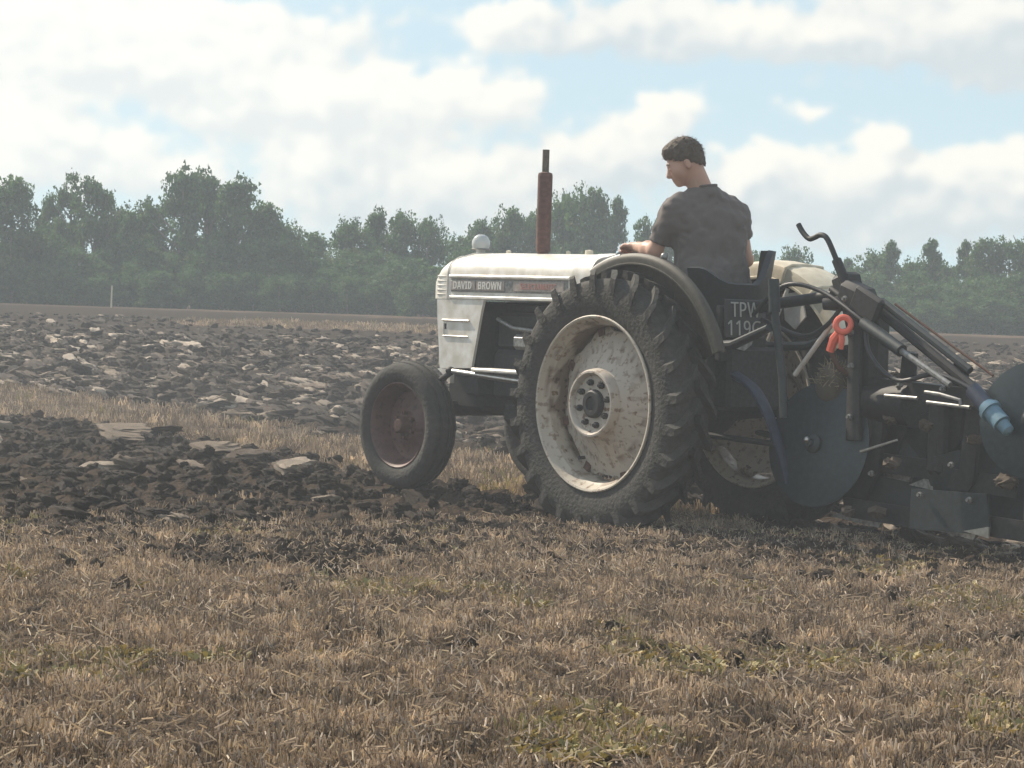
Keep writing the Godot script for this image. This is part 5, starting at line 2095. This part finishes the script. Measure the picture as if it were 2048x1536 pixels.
	kind(part("hair_strands", hm, M.hair, who), "stuff")
	for s in [-1.0, 1.0]:
		var eg := Geo.new()
		eg.ball(head + hb * Vector3(s * 0.031, -0.009, -0.0895) * sc, Vector3(0.006, 0.006, 0.005), 10, 6)
		part("eye", eg.mesh(60.0), M.black, who)
		eg = Geo.new()
		eg.tube([head + hb * Vector3(s * 0.014, 0.018, -0.0935) * sc, head + hb * Vector3(s * 0.032, 0.022, -0.0915) * sc, head + hb * Vector3(s * 0.050, 0.014, -0.080) * sc], [0.003, 0.0042, 0.0022], 6)
		part("eyebrow", eg.mesh(60.0), M.hair, who)
	# t-shirt
	var fold := FastNoiseLite.new()
	fold.seed = 8
	fold.frequency = 9.0
	fold.fractal_octaves = 2
	var sh := Field.new(Vector3(-0.36, 1.08, -0.20), Vector3(0.40, 1.84, 0.36), 0.010)
	sh.bone(Vector3(-0.135, 1.615, 0.045), Vector3(0.115, 1.61, 0.115), 0.112, 0.112)
	sh.bone(Vector3(-0.085, 1.50, 0.075), Vector3(0.12, 1.50, 0.125), 0.112, 0.114, 0.05)
	sh.bone(Vector3(-0.085, 1.37, 0.09), Vector3(0.125, 1.37, 0.14), 0.114, 0.116, 0.05)
	sh.bone(Vector3(-0.10, 1.24, 0.11), Vector3(0.125, 1.24, 0.15), 0.128, 0.128, 0.07)
	sh.bone(Vector3(-0.10, 1.16, 0.12), Vector3(0.12, 1.16, 0.14), 0.128, 0.128, 0.06)
	sh.bone(shl, shr, 0.064, 0.064, 0.07)
	sh.bone(shl.lerp(neck, 0.3), neck + Vector3(0, -0.01, 0.012), 0.064, 0.072, 0.05)
	sh.bone(shr.lerp(neck, 0.3), neck + Vector3(0, -0.01, 0.012), 0.060, 0.066, 0.05)
	sh.bone(shl, shl.lerp(ell, 0.95), 0.064, 0.061, 0.02)
	sh.bone(shr, shr.lerp(elr, 0.75), 0.066, 0.066, 0.03)
	sh.roughen(fold, 0.015, Vector3(1.0, 0.55, 1.0))
	var crease := FastNoiseLite.new()
	crease.seed = 21
	crease.frequency = 17.0
	crease.fractal_type = FastNoiseLite.FRACTAL_RIDGED
	crease.fractal_octaves = 2
	sh.roughen(crease, 0.006, Vector3(0.55, 0.8, 0.55))
	sh.keep((shl - ell).normalized(), shl.lerp(ell, 0.80), null, 0.0, shl.lerp(ell, 0.95), 0.085)
	sh.keep((shr - elr).normalized(), shr.lerp(elr, 0.50), null, 0.0, shr.lerp(elr, 0.80), 0.088)
	sh.keep(Vector3(0.10, -1.0, 0.10).normalized(), neck + Vector3(0.0, 0.036, 0.03), null, 0.0, neck, 0.16)
	part("t_shirt", skin_mesh([sh]), M.shirt, who)
	# ribbed collar and sleeve hems
	var hem := Geo.new()
	hem.ring(neck + Vector3(-0.002, 0.030, 0.016), Vector3(-0.10, 1.0, -0.10), 0.067, 0.007, 28, 8)
	part("collar", hem.mesh(60.0), M.shirt, who)
	# trousers and boots
	var tr := Field.new(Vector3(-0.40, 0.66, -0.62), Vector3(0.40, 1.36, 0.34), 0.014)
	tr.bone(Vector3(-0.09, 1.18, 0.11), Vector3(0.12, 1.18, 0.14), 0.125, 0.125)
	for q in [[hipl, knl, anl], [hipr, knr, anr]]:
		tr.bone(q[0], q[1], 0.10, 0.078, 0.05)
		tr.bone(q[1], q[2] + Vector3(0, 0.05, 0), 0.072, 0.064, 0.03)
	part("trousers", skin_mesh([tr]), M.trouser, who)
	for q in [anl, anr]:
		var g := Geo.new()
		g.tube([q + Vector3(0, 0.06, 0.01), q + Vector3(0, -0.03, 0.01), q + Vector3(0, -0.08, -0.04), q + Vector3(0, -0.085, -0.14), q + Vector3(0, -0.095, -0.20)], [0.05, 0.052, 0.055, 0.048, 0.035], 12)
		part("boot", g.mesh(60.0), M.boot, who)
